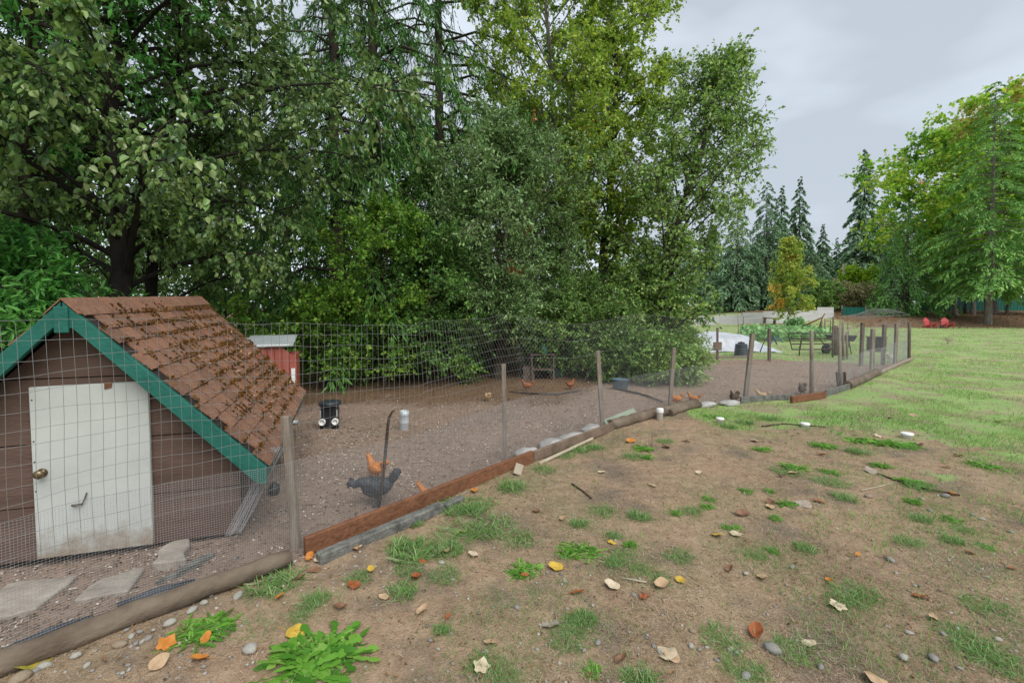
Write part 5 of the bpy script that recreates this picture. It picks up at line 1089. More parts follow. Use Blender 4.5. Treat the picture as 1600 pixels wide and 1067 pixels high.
def hen_mesh(neck=0.0, tail=0.0, sit=False, comb=1.0, seed=0):
    """volumes -> one voxel-remeshed skin; returns mesh with slots body, neck, tail, comb, leg, eye"""
    vols = []
    def loft(pts, mi, n=12):
        P = np.array([[p[0], 0, p[1]] for p in pts]); T = norm(np.gradient(P, axis=0)); U = np.cross(T, np.array([0, 1.0, 0])); an = np.arange(n) * 2 * PI / n
        V = np.concatenate([P[i] + np.array([0, 1, 0]) * np.cos(an)[:, None] * pts[i][2] + U[i] * np.sin(an)[:, None] * pts[i][3] for i in range(len(pts))])
        F = [(i * n + j, i * n + (j + 1) % n, (i + 1) * n + (j + 1) % n, (i + 1) * n + j) for i in range(len(pts) - 1) for j in range(n)]; F += [tuple(range(n))[::-1], tuple((len(pts) - 1) * n + j for j in range(n))]
        vols.append((V, F, mi))
    z = -0.10 if sit else 0.0
    loft([(-0.155, .225 + z, .02, .03), (-0.13, .225 + z, .055, .055), (-.08, .205 + z, .085, .085), (-.01, .185 + z, .100, .098), (.06, .185 + z, .095, .095), (.115, .205 + z, .07, .075), (.14, .22 + z, .03, .04)], 0)
    hx, hz = 0.165 + 0.075 * max(0, neck) * 1.2, 0.365 - 0.135 * max(0, neck)
    loft([(.06, .205 + z, .07, .07), (.10, .25 + z - 0.02 * neck, .062, .062), (.105 + (hx - .165) * .5 + .025, .30 + z - 0.06 * neck, .046, .046), (hx - .012, hz - .022 + z, .034, .034), (hx + .006, hz + z, .031, .030), (hx + .030, hz + .002 + z, .024, .022), (hx + .042, hz - .001 + z, .012, .012)], 1)
    loft([(hx + .034, hz + z, .009, .009), (hx + .052, hz - .003 + z, .007, .007), (hx + .068, hz - .010 + z, .003, .003)], 4, 8)
    tz = 0.33 + 0.06 * tail + z
    for k in (-2, -1, 0, 1, 2):
        V = []; base = np.array([-0.115, k * 0.012, .225 + z]); tip = np.array([-0.225 + 0.01 * abs(k), k * 0.03, tz - 0.012 * abs(k)])
        d = norm(tip - base); s_ = norm(np.cross(d, [0, 1.0, 0])); yv = np.array([0, 1.0, 0])
        for t, wd in ((0, .03), (.55, .042), (.9, .034), (1, .012)):
            c = base * (1 - t) + tip * t; V += [c + s_ * wd + yv * .008, c + s_ * wd - yv * .008, c - s_ * wd - yv * .008, c - s_ * wd + yv * .008]
        F = [(4 * i + j, 4 * i + (j + 1) % 4, 4 * i + 4 + (j + 1) % 4, 4 * i + 4 + j) for i in range(3) for j in range(4)] + [(3, 2, 1, 0), (12, 13, 14, 15)]
        vols.append((np.array(V), F, 2))
    for s_ in (-1, 1):                                              # folded wings
        n = 10; V = []; F = []
        prof = [(.085, .215, .012, .02), (.05, .215, .022, .055), (-.02, .205, .024, .062), (-.09, .20, .018, .045), (-.145, .195, .008, .014)]
        for x_, z_, ry, rz in prof:
            for j in range(n): a = j * 2 * PI / n; V.append((x_, s_ * (.088 - 0.25 * abs(x_ - .01) * 0.35) + ry * math.cos(a), z_ + z + rz * math.sin(a)))
        F = [(i * n + j, i * n + (j + 1) % n, (i + 1) * n + (j + 1) % n, (i + 1) * n + j) for i in range(len(prof) - 1) for j in range(n)] + [tuple(range(n))[::-1], tuple((len(prof) - 1) * n + j for j in range(n))]
        vols.append((np.array(V), F, 5))
    # comb, wattle
    for k, hgt in enumerate((.024, .034, .036, .028)):
        c = np.array([hx - .016 + k * .014, 0, hz + .026 + z]); V = [c + np.array(q) for q in ((-.010, .006, -.01), (.010, .006, -.01), (.010, -.006, -.01), (-.010, -.006, -.01), (-.003, .005, hgt * comb), (.005, .005, hgt * comb), (.005, -.005, hgt * comb), (-.003, -.005, hgt * comb))]
        vols.append((np.array(V), [(3, 2, 1, 0), (4, 5, 6, 7), (0, 1, 5, 4), (1, 2, 6, 5), (2, 3, 7, 6), (3, 0, 4, 7)], 3))
    c = np.array([hx + .036, 0, hz - .028 + z]); V = [c + np.array((x_ * .012, y_ * .008, zz * .022 * comb)) for x_ in (-1, 1) for y_ in (-1, 1) for zz in (-1, 1)]
    vols.append((np.array(V), [(0, 1, 3, 2), (4, 6, 7, 5), (0, 4, 5, 1), (2, 3, 7, 6), (0, 2, 6, 4), (1, 5, 7, 3)], 3))
    if not sit:
        for s_ in (-1, 1):
            V, F = tubes(np.array([[(-.005, s_ * .045, .15), (.005, s_ * .045, .10), (-.008, s_ * .045, .075), (.0, s_ * .046, .008)]]), np.array([[.04, .022, .0095, .0095]]), 8)
            vols.append((V, [tuple(f) for f in F] + [tuple(range(8))[::-1], tuple(range(24, 32))], 4))
            for a in (-0.5, 0, 0.5, PI):
                V, F = tubes(np.array([[(.0, s_ * .046, .010), (.055 * math.cos(a) * (0.6 if a == PI else 1), s_ * .046 + .05 * math.sin(a), .006)]]), np.array([[.008, .006]]), 6)
                vols.append((V, [tuple(f) for f in F] + [tuple(range(6))[::-1], tuple(range(6, 12))], 4))
    verts, faces, lab, off = [], [], [], 0
    for V, F, mi in vols:
        verts += [tuple(v) for v in V]; faces += [tuple(i + off for i in f) for f in F]; lab += [mi] * len(V); off += len(V)
    me = bpy.data.meshes.new('hen_volumes'); me.from_pydata(verts, [], faces)
    bm = bmesh.new(); bm.from_mesh(me); bmesh.ops.recalc_face_normals(bm, faces=bm.faces); bm.to_mesh(me); bm.free()
    o = link('hen_tmp', me); md = o.modifiers.new('r', 'REMESH'); md.mode = 'VOXEL'; md.voxel_size = 0.0062; sm = o.modifiers.new('s', 'SMOOTH'); sm.iterations = 2; sm.factor = 0.4
    out = bpy.data.meshes.new_from_object(o.evaluated_get(bpy.context.evaluated_depsgraph_get()))
    bpy.data.objects.remove(o); kd = KDTree(len(verts))
    for i, v in enumerate(verts): kd.insert(v, i)
    kd.balance()
    mi = []
    for p in out.polygons:
        c = p.center; l_ = lab[kd.find(c)[1]]
        if l_ == 1 and abs(abs(c.y) - .027) < .008 and (c - Vector((hx + .012, c.y, hz + .008 + z))).length < .0075: l_ = 6
        mi.append(l_)
    out.polygons.foreach_set('material_index', mi); out.polygons.foreach_set('use_smooth', [True] * len(mi)); out.name = 'hen'
    return out
HV = {'stand': hen_mesh(0.0, 0.3), 'walk': hen_mesh(0.9, 0.55), 'sit': hen_mesh(0.1, 0.0, sit=True), 'cock': hen_mesh(0.0, 0.9, comb=1.7)}
def hen(label, px, py, pose, rz, scale, cols, cat='hen', dz=0.0):
    """cols: body, neck, tail, wing"""
    me = HV[pose].copy(); me.materials.clear()
    for k in (cols[0], cols[1], cols[2], 'comb', 'leg', cols[3], 'eye'): me.materials.append(HM[k])
    p = gp(px, py); o = link('rooster' if cat == 'rooster' else 'hen', me); o.location = (p[0], p[1], p[2] + dz); o.rotation_euler = (0, 0, R(rz)); o.scale = (scale,) * 3
    return tag(o, label, cat, 'chickens in the pen')
hen('black hen with silvery neck walking in front of the bent bar', 590, 789, 'walk', 190, 0.88, ('black', 'silver', 'black', 'silver'))
hen('orange hen with white tail standing just behind the black hen', 588, 750, 'stand', 150, 0.66, ('orange', 'orange', 'white', 'orange'))
hen('orange hen sitting low behind the rust-red plank', 672, 778, 'sit', 165, 0.62, ('orange', 'orange', 'buff', 'orange'), dz=-0.04)
hen('pale orange hen pecking alone near the tree shade, nearest the galvanized pipe', 762, 627, 'walk', 110, 0.50, ('buff', 'orange', 'white', 'orange'))
hen('red-brown hen under the trees near the dark table', 824, 611, 'stand', 185, 0.62, ('brown', 'brown', 'brown', 'brown'))
hen('red-brown hen beside the dark branch, nearest the blue tub', 891, 608, 'stand', 30, 0.55, ('brown', 'orange', 'dark', 'brown'))
hen('orange hen with pale tail standing close to the thin stake', 1057, 633, 'stand', 178, 0.60, ('orange', 'orange', 'white', 'buff'))
hen('orange hen with raised red comb standing behind the flat pale stones', 1084, 632, 'stand', 150, 0.58, ('orange', 'buff', 'orange', 'orange'))
hen('dark barred hen facing the lawn between flat stone and leaning stake', 1147, 630, 'stand', 215, 0.62, ('dark', 'brown', 'dark', 'silver'))
hen('cream hen sitting behind the grey plank', 1191, 622, 'sit', 150, 0.60, ('buff', 'buff', 'buff', 'buff'), dz=0.0)
hen('dark red rooster with big comb beside the round stake', 1253, 617, 'cock', 215, 0.62, ('dark', 'brown', 'dark', 'brown'), 'rooster')
hen('white hen with dark tail at the far fence corner', 1392, 566, 'walk', 20, 0.85, ('white', 'white', 'dark', 'white'))

# ------------------------------------------------------------------ weeds and grass tufts that can be told apart
def strip_blades(rs, n, spread, L, W, out, arch, lobes=False):
    az = rs.rand(n) * 2 * PI; el = rs.uniform(out[0], out[1], n); r0 = spread * np.sqrt(rs.rand(n)); a0 = rs.rand(n) * 2 * PI
    P = np.stack([r0 * np.cos(a0), r0 * np.sin(a0), 0 * r0], -1); L_ = L * rs.uniform(0.55, 1.25, n); K = 10 if lobes == 2 else 5 if lobes else 4
    t = np.linspace(0, 1, K); V = np.zeros((n, K, 2, 3)); dirh = np.stack([np.cos(az), np.sin(az), 0 * az], -1); sd = np.stack([-np.sin(az), np.cos(az), 0 * az], -1)
    x = L_[:, None] * (np.cos(el)[:, None] * t + 0.25 * arch * t * t); z = L_[:, None] * (np.sin(el)[:, None] * t - arch * t * t * 0.55); z = np.maximum(z, 0.003 + 0.01 * rs.rand(n)[:, None])
    prof = np.array([0.35, 0.9, 0.75, 0.05] if not lobes else ([0.18, 0.6, 0.95, 0.85, 0.06] if lobes != 2 else [0.16, 0.42, 0.24, 0.62, 0.34, 0.85, 0.5, 1.0, 0.75, 0.08])); wv = W * rs.uniform(0.7, 1.25, n)[:, None] * prof[None]
    C = P[:, None, :] + dirh[:, None, :] * x[:, :, None] + np.array([0, 0, 1.0]) * z[:, :, None]
    tw = rs.normal(size=(n, 1, 1)) * 0.35
    V[:, :, 0] = C + sd[:, None, :] * wv[:, :, None] / 2 + np.array([0, 0, 1]) * wv[:, :, None] * tw; V[:, :, 1] = C - sd[:, None, :] * wv[:, :, None] / 2
    i = np.arange(n * K * 2).reshape(n, K, 2); F = np.stack([i[:, :-1, 0], i[:, :-1, 1], i[:, 1:, 1], i[:, 1:, 0]], -1).reshape(-1, 4)
    return V.reshape(-1, 3), F
def weed_mesh(kind, seed):
    rs = np.random.RandomState(seed); a = Acc(); v_ = rs.uniform(0.75, 1.3); o_ = (seed % 5) * 0.06
    if kind == 'dandelion':
        a.add(*strip_blades(rs, 120, 0.10, 0.10, 0.021 * v_, (0.02, 0.45 + o_), 0.55, 2)); a.add(*strip_blades(rs, 90, 0.11, 0.055, 0.013, (0.1, 1.1), 0.6, 2))
    elif kind == 'rosette':
        a.add(*strip_blades(rs, int(80 / v_), 0.055 * v_, 0.07, 0.0095 * v_, (0.05, 0.6 + o_ * 1.5), 0.5, True))
    elif kind == 'grass':
        a.add(*strip_blades(rs, int(220 * v_), 0.07, 0.065, 0.0036, (0.2 + o_, 1.35), 0.5))
    else:
        a.add(*strip_blades(rs, 260, 0.085, 0.05, 0.0026, (0.3, 1.3), 0.5))
    me = npmesh('weed', np.concatenate(a.V), a.F, M['weed'] if kind in ('dandelion', 'rosette') else M['tuft']); d = me.data; bpy.data.objects.remove(me); return d
WM = {k: [weed_mesh(k, 200 + i + 10 * j) for i in range(5)] for j, k in enumerate(('dandelion', 'rosette', 'grass', 'fine'))}
rw = random.Random(9); PEND = []
MARKS = [('the biggest dandelion clump', 492, 1010), ('the dandelion clump by the pebbles', 318, 980), ('the large bright yellow leaf', 868, 889), ('the cream leaf', 960, 919), ('the big red-orange curled leaf', 1182, 992), ('the large grey oval stone', 1209, 1017), ('the dark upright stone', 1391, 876),
         ('the long grey beam', 600, 850), ('the short stub of beam', 708, 795), ('the pale wooden block', 810, 740), ('the frayed log end', 955, 675), ('the tall white pipe', 1031, 652), ('the first low white pipe cap', 1125, 658), ('the middle low white pipe cap', 1258, 666), ('the low white pipe cap on the lawn edge', 1417, 682),
         ('the long dark twig', 1430, 762), ('the big beige lobed leaf', 752, 1046), ('the largest pale tan leaf', 1046, 1027), ('the tan rounded stone', 1358, 777), ('the dark bent twig', 910, 768), ('the end of the long pole', 474, 876), ('the beige leaf by the crumbs', 1310, 951), ('the folded grey-tan leaf', 864, 979)]
def say_which():
    G = {}
    for o, noun, px, py in PEND:
        d, nm, mx_, my_ = min((math.hypot(px - a, (py - b) * 1.6), n_, a, b) for n_, a, b in MARKS)
        dx, dy = px - mx_, (py - my_) * 1.6; rel = ('right of' if dx > 0 else 'left of') if abs(dx) > abs(dy) else ('in front of' if dy > 0 else 'beyond')
        G.setdefault((noun, rel, nm), []).append((d, o))
    for (noun, rel, nm), L in G.items():
        L.sort(key=lambda k: k[0])
        for i, (d, o) in enumerate(L):
            o['label'] = f'{noun} {rel} {nm}' if len(L) == 1 else f"{('nearest', 'second', 'third', 'fourth', 'fifth', 'sixth', 'seventh', 'eighth', 'ninth', 'tenth')[i]} {noun} {rel} {nm}"
SW = {'dandelion': ('dandelion_plant', 'dandelion'), 'rosette': ('weed', 'weed'), 'grass': ('grass_tuft', 'grass tuft'), 'fine': ('grass_tuft', 'grass tuft')}
GRP = {'rosette': ('small bright green weeds on the bare ground', 'small bright green weed rosette growing in the bare brown ground'), 'grass': ('green grass tufts on the bare ground', 'small green grass tuft growing in the bare brown ground'), 'fine': ('fine greyish grass tufts', 'low tuft of fine grey-green grass on the bare brown ground'), 'dandelion': ('leafy dandelion plants on the bare ground', 'leafy green dandelion clump growing in the bare brown ground')}
def weed(kind, px, py, wpx, label=None):
    p = gp(px, py); Y = p[1]; width = wpx / FPX * math.hypot(p[1], 1.75); base = {'dandelion': 0.39, 'rosette': 0.23, 'grass': 0.22, 'fine': 0.24}[kind]; s = (1.0 if kind == 'dandelion' else 1.12) * width / base
    o = link(SW[kind][0], rw.choice(WM[kind])); o.location = (p[0], p[1], p[2] - 0.004); o.rotation_euler = (0, 0, rw.uniform(0, 6.28)); o.scale = (s, s, min(s, 1.6) * rw.uniform(0.9, 1.15))
    g = GRP[kind]; tag(o, label or g[1], SW[kind][1], None if label else g[0])
    if not label: PEND.append((o, {'rosette': 'bright green weed', 'grass': 'green grass tuft', 'fine': 'fine grey-green grass tuft', 'dandelion': 'dandelion clump'}[kind], px, py))
weed('dandelion', 492, 1030, 150, 'biggest bright green dandelion clump, in the near dirt below the rust-red plank'); weed('dandelion', 318, 985, 100, 'bright green dandelion clump beside the pebbles below the long pole')
weed('dandelion', 820, 892, 62, 'flat dandelion rosette left of the large yellow fallen leaf'); weed('dandelion', 905, 862, 75, 'dandelion clump just above the large yellow fallen leaf')
weed('grass', 430, 915, 90, 'bright grass clump hugging the end of the long pole'); weed('grass', 640, 862, 95, 'thick bright grass clump below the grey beam'); weed('grass', 800, 762, 55, 'dense grass clump beside the pale wooden block')
for k, px, py, wp in [('fine', 470, 962, 40), ('grass', 492, 940, 50), ('grass', 630, 925, 55), ('grass', 700, 862, 60), ('fine', 720, 835, 90), ('fine', 770, 825, 90), ('grass', 712, 800, 45), ('fine', 690, 790, 60), ('fine', 745, 790, 70), ('fine', 810, 845, 60), ('grass', 742, 800, 50), ('fine', 640, 890, 50), ('fine', 695, 900, 60), ('grass', 650, 820, 28),
                         ('rosette', 890, 868, 45), ('grass', 960, 880, 40), ('fine', 975, 868, 50), ('fine', 905, 975, 60), ('grass', 912, 968, 45), ('fine', 885, 1000, 65), ('fine', 1000, 890, 40), ('rosette', 985, 852, 35), ('grass', 905, 820, 35), ('fine', 940, 800, 50), ('grass', 960, 838, 30), ('fine', 1030, 905, 40), ('fine', 760, 1040, 60), ('fine', 790, 1062, 50), ('rosette', 925, 1050, 40), ('grass', 1000, 1062, 60),
                         ('dandelion', 1284, 696, 45), ('dandelion', 1405, 696, 60), ('rosette', 1375, 692, 50), ('rosette', 1345, 690, 45), ('grass', 1340, 708, 40), ('rosette', 1190, 703, 32), ('rosette', 1240, 732, 45), ('fine', 1230, 738, 50), ('rosette', 1165, 767, 28), ('grass', 1320, 780, 42), ('rosette', 1227, 788, 36), ('rosette', 1212, 810, 26), ('rosette', 1143, 826, 32), ('grass', 1258, 858, 42), ('rosette', 1108, 780, 26), ('rosette', 1105, 792, 28), ('rosette', 1055, 802, 26), ('rosette', 1203, 768, 22), ('grass', 1000, 808, 45), ('rosette', 1005, 702, 42), ('fine', 990, 715, 40),
                         ('fine', 1300, 755, 60), ('rosette', 1295, 738, 35), ('rosette', 1375, 728, 35), ('rosette', 1425, 755, 55), ('fine', 1440, 762, 50), ('rosette', 1425, 785, 40), ('grass', 1440, 812, 40), ('rosette', 1485, 812, 36), ('grass', 1490, 846, 38), ('fine', 1505, 828, 40), ('rosette', 1535, 728, 45), ('fine', 1420, 848, 50), ('fine', 1180, 868, 40), ('rosette', 1205, 860, 28), ('fine', 1320, 945, 60), ('fine', 1130, 1000, 70), ('fine', 1245, 1020, 70), ('fine', 1340, 930, 70), ('fine', 1490, 990, 60), ('fine', 1530, 1020, 80), ('fine', 1560, 1040, 80), ('fine', 1540, 950, 70), ('fine', 1165, 1050, 70), ('rosette', 1540, 855, 30),
                         ('grass', 1140, 668, 30), ('grass', 1165, 662, 35), ('rosette', 1118, 652, 40), ('grass', 1200, 655, 40), ('fine', 880, 712, 45), ('grass', 905, 705, 40), ('grass', 930, 700, 35), ('fine', 850, 735, 45), ('fine', 1040, 690, 30), ('rosette', 1010, 715, 30), ('fine', 1080, 800, 40), ('fine', 560, 905, 45), ('grass', 690, 985, 30), ('fine', 1060, 870, 50)]: weed(k, px, py, wp)

# ------------------------------------------------------------------ fallen leaves
def fallen_mesh(kind, seed):
    rs = np.random.RandomState(seed); n = 16; pts = []
    for i in range(n):
        a = i / n * 2 * PI
        if kind == 'ovate': r_ = 0.42 + 0.10 * math.cos(a) + 0.16 * max(0, math.cos(a)) ** 8
        elif kind == 'lobed': r_ = 0.42 + 0.075 * math.cos(5 * a) + 0.06 * math.cos(a)
        else: r_ = 0.5 * math.sqrt(1 / (math.cos(a) ** 2 + (math.sin(a) / 0.62) ** 2))
        pts.append((r_ * math.cos(a), r_ * math.sin(a) * 0.92))
    curl = {'ovate': 0.18, 'lobed': 0.30, 'curled': 0.75}[kind] * rs.uniform(0.7, 1.4); ph = rs.rand() * 6
    def zf(x, y): return curl * (y * y * 1.6 + 0.5 * x * x) + 0.04 * math.sin(x * 9 + ph) + 0.03 * math.sin(y * 11 + ph)
    V = [(0, 0, zf(0, 0))]; 
    for k in (0.5, 1.0): V += [(x * k, y * k, zf(x * k, y * k)) for x, y in pts]
    F3 = [(0, 1 + i, 1 + (i + 1) % n) for i in range(n)]; F4 = [(1 + i, 1 + n + i, 1 + n + (i + 1) % n, 1 + (i + 1) % n) for i in range(n)]
    a = Acc(); a.add(np.array(V), F3); a.F[-1] = np.array(F3); a.F.append(np.array(F4)); a.M.append(0)
    a.add(*tubes(np.array([[(-0.36, 0, zf(-.36, 0)), (-0.65, 0.03, 0.06), (-0.85, 0.02, 0.02)]]), np.array([[.014, .012, .010]]), 4))
    V_ = np.concatenate(a.V); V_[:, 2] -= V_[:, 2].min()
    o = npmesh('fallen_leaf', V_, a.F, M['pale'], None, a.M, True); d = o.data; bpy.data.objects.remove(o); return d
FM = {k: [fallen_mesh(k, 300 + i + 7 * j) for i in range(2)] for j, k in enumerate(('ovate', 'lobed', 'curled'))}
FCOL = {'yellow': ((0.42, 0.26, 0.03), (0.52, 0.36, 0.06)), 'orange': ((0.40, 0.13, 0.02), (0.50, 0.21, 0.04)), 'rust': ((0.22, 0.06, 0.02), (0.33, 0.10, 0.035)), 'brown': ((0.13, 0.065, 0.035), (0.22, 0.12, 0.07)), 'tan': ((0.34, 0.22, 0.12), (0.45, 0.32, 0.20)), 'pale': ((0.46, 0.36, 0.24), (0.56, 0.47, 0.34)), 'green': ((0.22, 0.24, 0.04), (0.42, 0.32, 0.05)), 'grey': ((0.24, 0.19, 0.155), (0.34, 0.28, 0.23))}
FMAT = {k: mat(k + '_fallen_leaf', v[0], v[1], 0.6, 4) for k, v in FCOL.items()}
fml = {}
def leaf_thing(col, kind, px, py, wpx, label=None):
    p = gp(px, py); s = 0.70 * wpx / FPX * math.hypot(p[1], 1.75); i = rw.randrange(2); key = (kind, i, col)
    if key not in fml: d = FM[kind][i].copy(); d.materials.clear(); d.materials.append(FMAT[col]); fml[key] = d
    o = link('fallen_leaf', fml[key]); o.location = (p[0], p[1], p[2] + 0.012); o.scale = (s, s, s); o.rotation_euler = (rw.uniform(-0.35, 0.35), rw.uniform(-0.3, 0.3), rw.uniform(0, 6.28))
    cn = {'rust': 'rust-red', 'grey': 'grey-brown', 'green': 'yellow-green'}.get(col, col)
    tag(o, label or f'{cn} fallen leaf lying on the bare ground', 'leaf', None if label else 'fallen leaves on the ground')
    if not label: PEND.append((o, f"{'small ' if wpx < 20 else ''}{'curled ' if kind == 'curled' else ''}{cn} leaf", px, py))
    return o
for a_ in [('yellow', 'ovate', 872, 889, 30, 'large bright yellow fallen leaf beside the flat dandelion rosette'), ('pale', 'ovate', 960, 919, 32, 'pale cream fallen leaf to the right of the large yellow leaf'), ('rust', 'curled', 902, 928, 28, 'dark red curled leaf below the large yellow leaf'), ('rust', 'lobed', 1005, 935, 20), ('tan', 'curled', 1033, 917, 40, 'long curled tan leaf near a stone, right of the cream leaf'), ('yellow', 'ovate', 1065, 910, 22),
           ('pale', 'lobed', 752, 1046, 38, 'big beige lobed leaf at the bottom of the view below the bare dark patch'), ('grey', 'ovate', 864, 979, 34, 'folded grey-tan leaf beside a fine grass tuft near the bottom'), ('tan', 'curled', 765, 1006, 24), ('pale', 'ovate', 1046, 1027, 44, 'largest pale tan leaf with long stem in the near ground'), ('brown', 'curled', 971, 1034, 28), ('rust', 'curled', 553, 917, 36, 'curled rust-orange leaf below the near end of the rust-red plank'), ('brown', 'curled', 532, 952, 30), ('tan', 'curled', 660, 957, 30), ('rust', 'curled', 650, 905, 32),
           ('yellow', 'curled', 579, 893, 24), ('pale', 'ovate', 739, 870, 28), ('pale', 'ovate', 553, 856, 26), ('orange', 'curled', 557, 860, 22), ('pale', 'ovate', 497, 877, 26), ('orange', 'curled', 484, 873, 26, 'orange leaf tucked at the near end of the rust-red plank'), ('brown', 'curled', 491, 893, 28), ('orange', 'curled', 741, 768, 24), ('green', 'ovate', 722, 834, 22), ('tan', 'ovate', 695, 863, 28), ('tan', 'ovate', 879, 811, 20), ('yellow', 'ovate', 954, 849, 18),
           ('orange', 'lobed', 259, 1010, 38, 'orange-yellow leaf among the pebbles below the long pole'), ('orange', 'lobed', 312, 1033, 34), ('green', 'ovate', 40, 1044, 60, 'large yellow-green leaf leaning on the near end of the long pole'), ('yellow', 'ovate', 459, 990, 42, 'yellow leaf resting on the biggest dandelion clump'), ('orange', 'curled', 322, 1000, 30), ('orange', 'curled', 437, 936, 24), ('tan', 'ovate', 244, 1042, 34), ('orange', 'curled', 166, 970, 28), ('rust', 'curled', 660, 880, 18), ('brown', 'curled', 470, 905, 22),
           ('rust', 'curled', 1182, 992, 44, 'big red-orange curled leaf in the near ground above the grey oval stone'), ('pale', 'lobed', 1310, 951, 36, 'beige leaf lying beside the plaster crumbs on the right'), ('rust', 'ovate', 1440, 935, 24), ('brown', 'curled', 1140, 892, 24), ('tan', 'ovate', 1192, 905, 26), ('orange', 'curled', 1296, 910, 18), ('tan', 'curled', 1458, 967, 26), ('pale', 'ovate', 1152, 838, 26), ('yellow', 'ovate', 1120, 837, 26), ('brown', 'curled', 1204, 788, 24), ('tan', 'ovate', 1203, 793, 22), ('grey', 'ovate', 1260, 791, 32), ('brown', 'curled', 1160, 805, 30), ('rust', 'curled', 1280, 785, 24),
           ('rust', 'curled', 1480, 731, 18), ('yellow', 'ovate', 1500, 713, 16), ('pale', 'ovate', 1268, 1009, 26), ('tan', 'ovate', 1366, 1063, 50, 'tan leaf at the very bottom edge to the right'), ('tan', 'ovate', 1054, 1032, 30), ('tan', 'ovate', 1178, 690, 18), ('rust', 'curled', 1284, 712, 16), ('grey', 'ovate', 1363, 739, 26), ('pale', 'ovate', 1370, 682, 16), ('tan', 'curled', 1438, 696, 20), ('orange', 'curled', 1488, 774, 20), ('tan', 'curled', 1240, 742, 24), ('grey', 'curled', 1220, 746, 20), ('rust', 'curled', 1515, 865, 20), ('brown', 'curled', 1388, 655, 16), ('tan', 'ovate', 1425, 650, 16), ('pale', 'curled', 940, 740, 16), ('brown', 'curled', 1040, 700, 22), ('orange', 'curled', 985, 690, 26), ('tan', 'ovate', 1075, 690, 16), ('rust', 'curled', 820, 900, 16), ('tan', 'curled', 1020, 760, 18), ('pale', 'ovate', 1090, 740, 14), ('brown', 'ovate', 840, 800, 18), ('tan', 'curled', 1560, 660, 18), ('rust', 'curled', 1580, 890, 18), ('orange', 'curled', 1340, 868, 14), ('brown', 'curled', 1010, 930, 18), ('tan', 'curled', 600, 935, 22), ('rust', 'curled', 700, 965, 14)]: leaf_thing(*a_)

# ------------------------------------------------------------------ stones that can be told apart
SM = []
for i in range(5):
    bm = bmesh.new(); bmesh.ops.create_icosphere(bm, subdivisions=2, radius=0.5)
    for v in bm.verts:
        k = 1 + 0.22 * (float(vnoise(v.co.x * 3 + i * 9, v.co.y * 3 + v.co.z * 4, 70 + i)) - 0.5) * 2; v.co = Vector((v.co.x * k, v.co.y * k * 0.68, v.co.z * k * 0.48))
    for f in bm.faces: f.smooth = True
    me = bpy.data.meshes.new('stone'); bm.to_mesh(me); bm.free(); SM.append(me)
sml = {}
def stone(px, py, wpx, m='stone', label=None, rz=None):
    p = gp(px, py); s = 0.68 * wpx / FPX * math.hypot(p[1], 1.75); i = rw.randrange(5)
    if (i, m) not in sml: d = SM[i].copy(); d.materials.append(M[m]); sml[(i, m)] = d
    o = link('stone', sml[(i, m)]); o.location = (p[0], p[1], p[2] + s * 0.13); o.scale = (s, s, s); o.rotation_euler = (rw.uniform(-.2, .2), rw.uniform(-.2, .2), rw.uniform(0, 6.28) if rz is None else rz)
    n_ = {'stone': 'grey', 'stonepale': 'pale', 'stonewarm': 'tan'}[m]
    tag(o, label or f'small {n_} rounded stone lying in the bare brown ground', 'stone', None if label else 'stones on the bare ground')
    if not label: PEND.append((o, f"{'tiny' if wpx < 14 else 'small'} {n_} stone", px, py))
for a_ in [(1209, 1017, 34, 'stone', 'large smooth grey oval stone in the near ground below the red-orange leaf', 2.6), (1391, 876, 20, 'stone', 'dark grey upright stone alone on the bare patch to the right'), (1238, 887, 13), (1412, 1029, 24, 'stonepale'), (1458, 1030, 24), (1082, 987, 15, 'stonewarm'), (1166, 1058, 24, 'stone'), (1474, 992, 16), (1358, 777, 18, 'stonewarm', 'tan rounded stone near the long twig on the right'), (1478, 776, 18, 'stone'), (1454, 799, 13), (1166, 897, 15, 'stonepale'), (1420, 990, 17, 'stonepale'), (1282, 1043, 17), (1265, 935, 8), (1080, 1010, 16, 'stonepale'), (1093, 1015, 12), (1105, 1012, 10, 'stonepale'), (1120, 1032, 13), (1141, 1015, 15, 'stonepale'), (1150, 1022, 14),
           (372, 933, 26, 'stonepale', 'pale rounded stone beside the bright grass at the end of the long pole'), (265, 975, 24, 'stonepale', 'pale flat stone just above the dandelion by the pebbles', 0.6), (187, 1009, 26, 'stonewarm'), (70, 1042, 26, 'stonepale'), (31, 1063, 36, 'stonewarm', 'tan stone in the bottom corner under the yellow-green leaf'), (205, 995, 16, 'stonepale'), (218, 988, 14), (232, 998, 16), (240, 985, 12, 'stonepale'), (198, 985, 13, 'stone'), (222, 1003, 12, 'stonepale'), (212, 1006, 12), (390, 1017, 36, 'stonepale', 'pale ragged lump of stone left of the biggest dandelion'), (118, 1026, 20, 'stonepale'), (136, 1040, 16, 'stonepale'), (55, 1050, 20, 'stone'), (200, 1040, 12), (318, 943, 18, 'stonepale'), (330, 930, 16), (300, 955, 22, 'stonepale'), (345, 945, 14, 'stonewarm'),
           (808, 950, 14), (934, 1005, 16, 'stone'), (883, 909, 10, 'stonepale'), (700, 828, 14, 'stonepale'), (690, 880, 16, 'stonepale'), (746, 893, 9, 'stonewarm'), (855, 895, 10), (672, 1001, 10), (1000, 905, 9, 'stonepale'), (1022, 1010, 14), (1030, 1018, 12, 'stonepale'), (990, 930, 12), (1520, 805, 12), (1534, 812, 14, 'stonepale'), (1580, 832, 14), (1440, 780, 12, 'stonepale'), (1320, 925, 10), (1560, 1000, 16, 'stonepale'), (1500, 1045, 14)]: stone(*a_)
say_which()
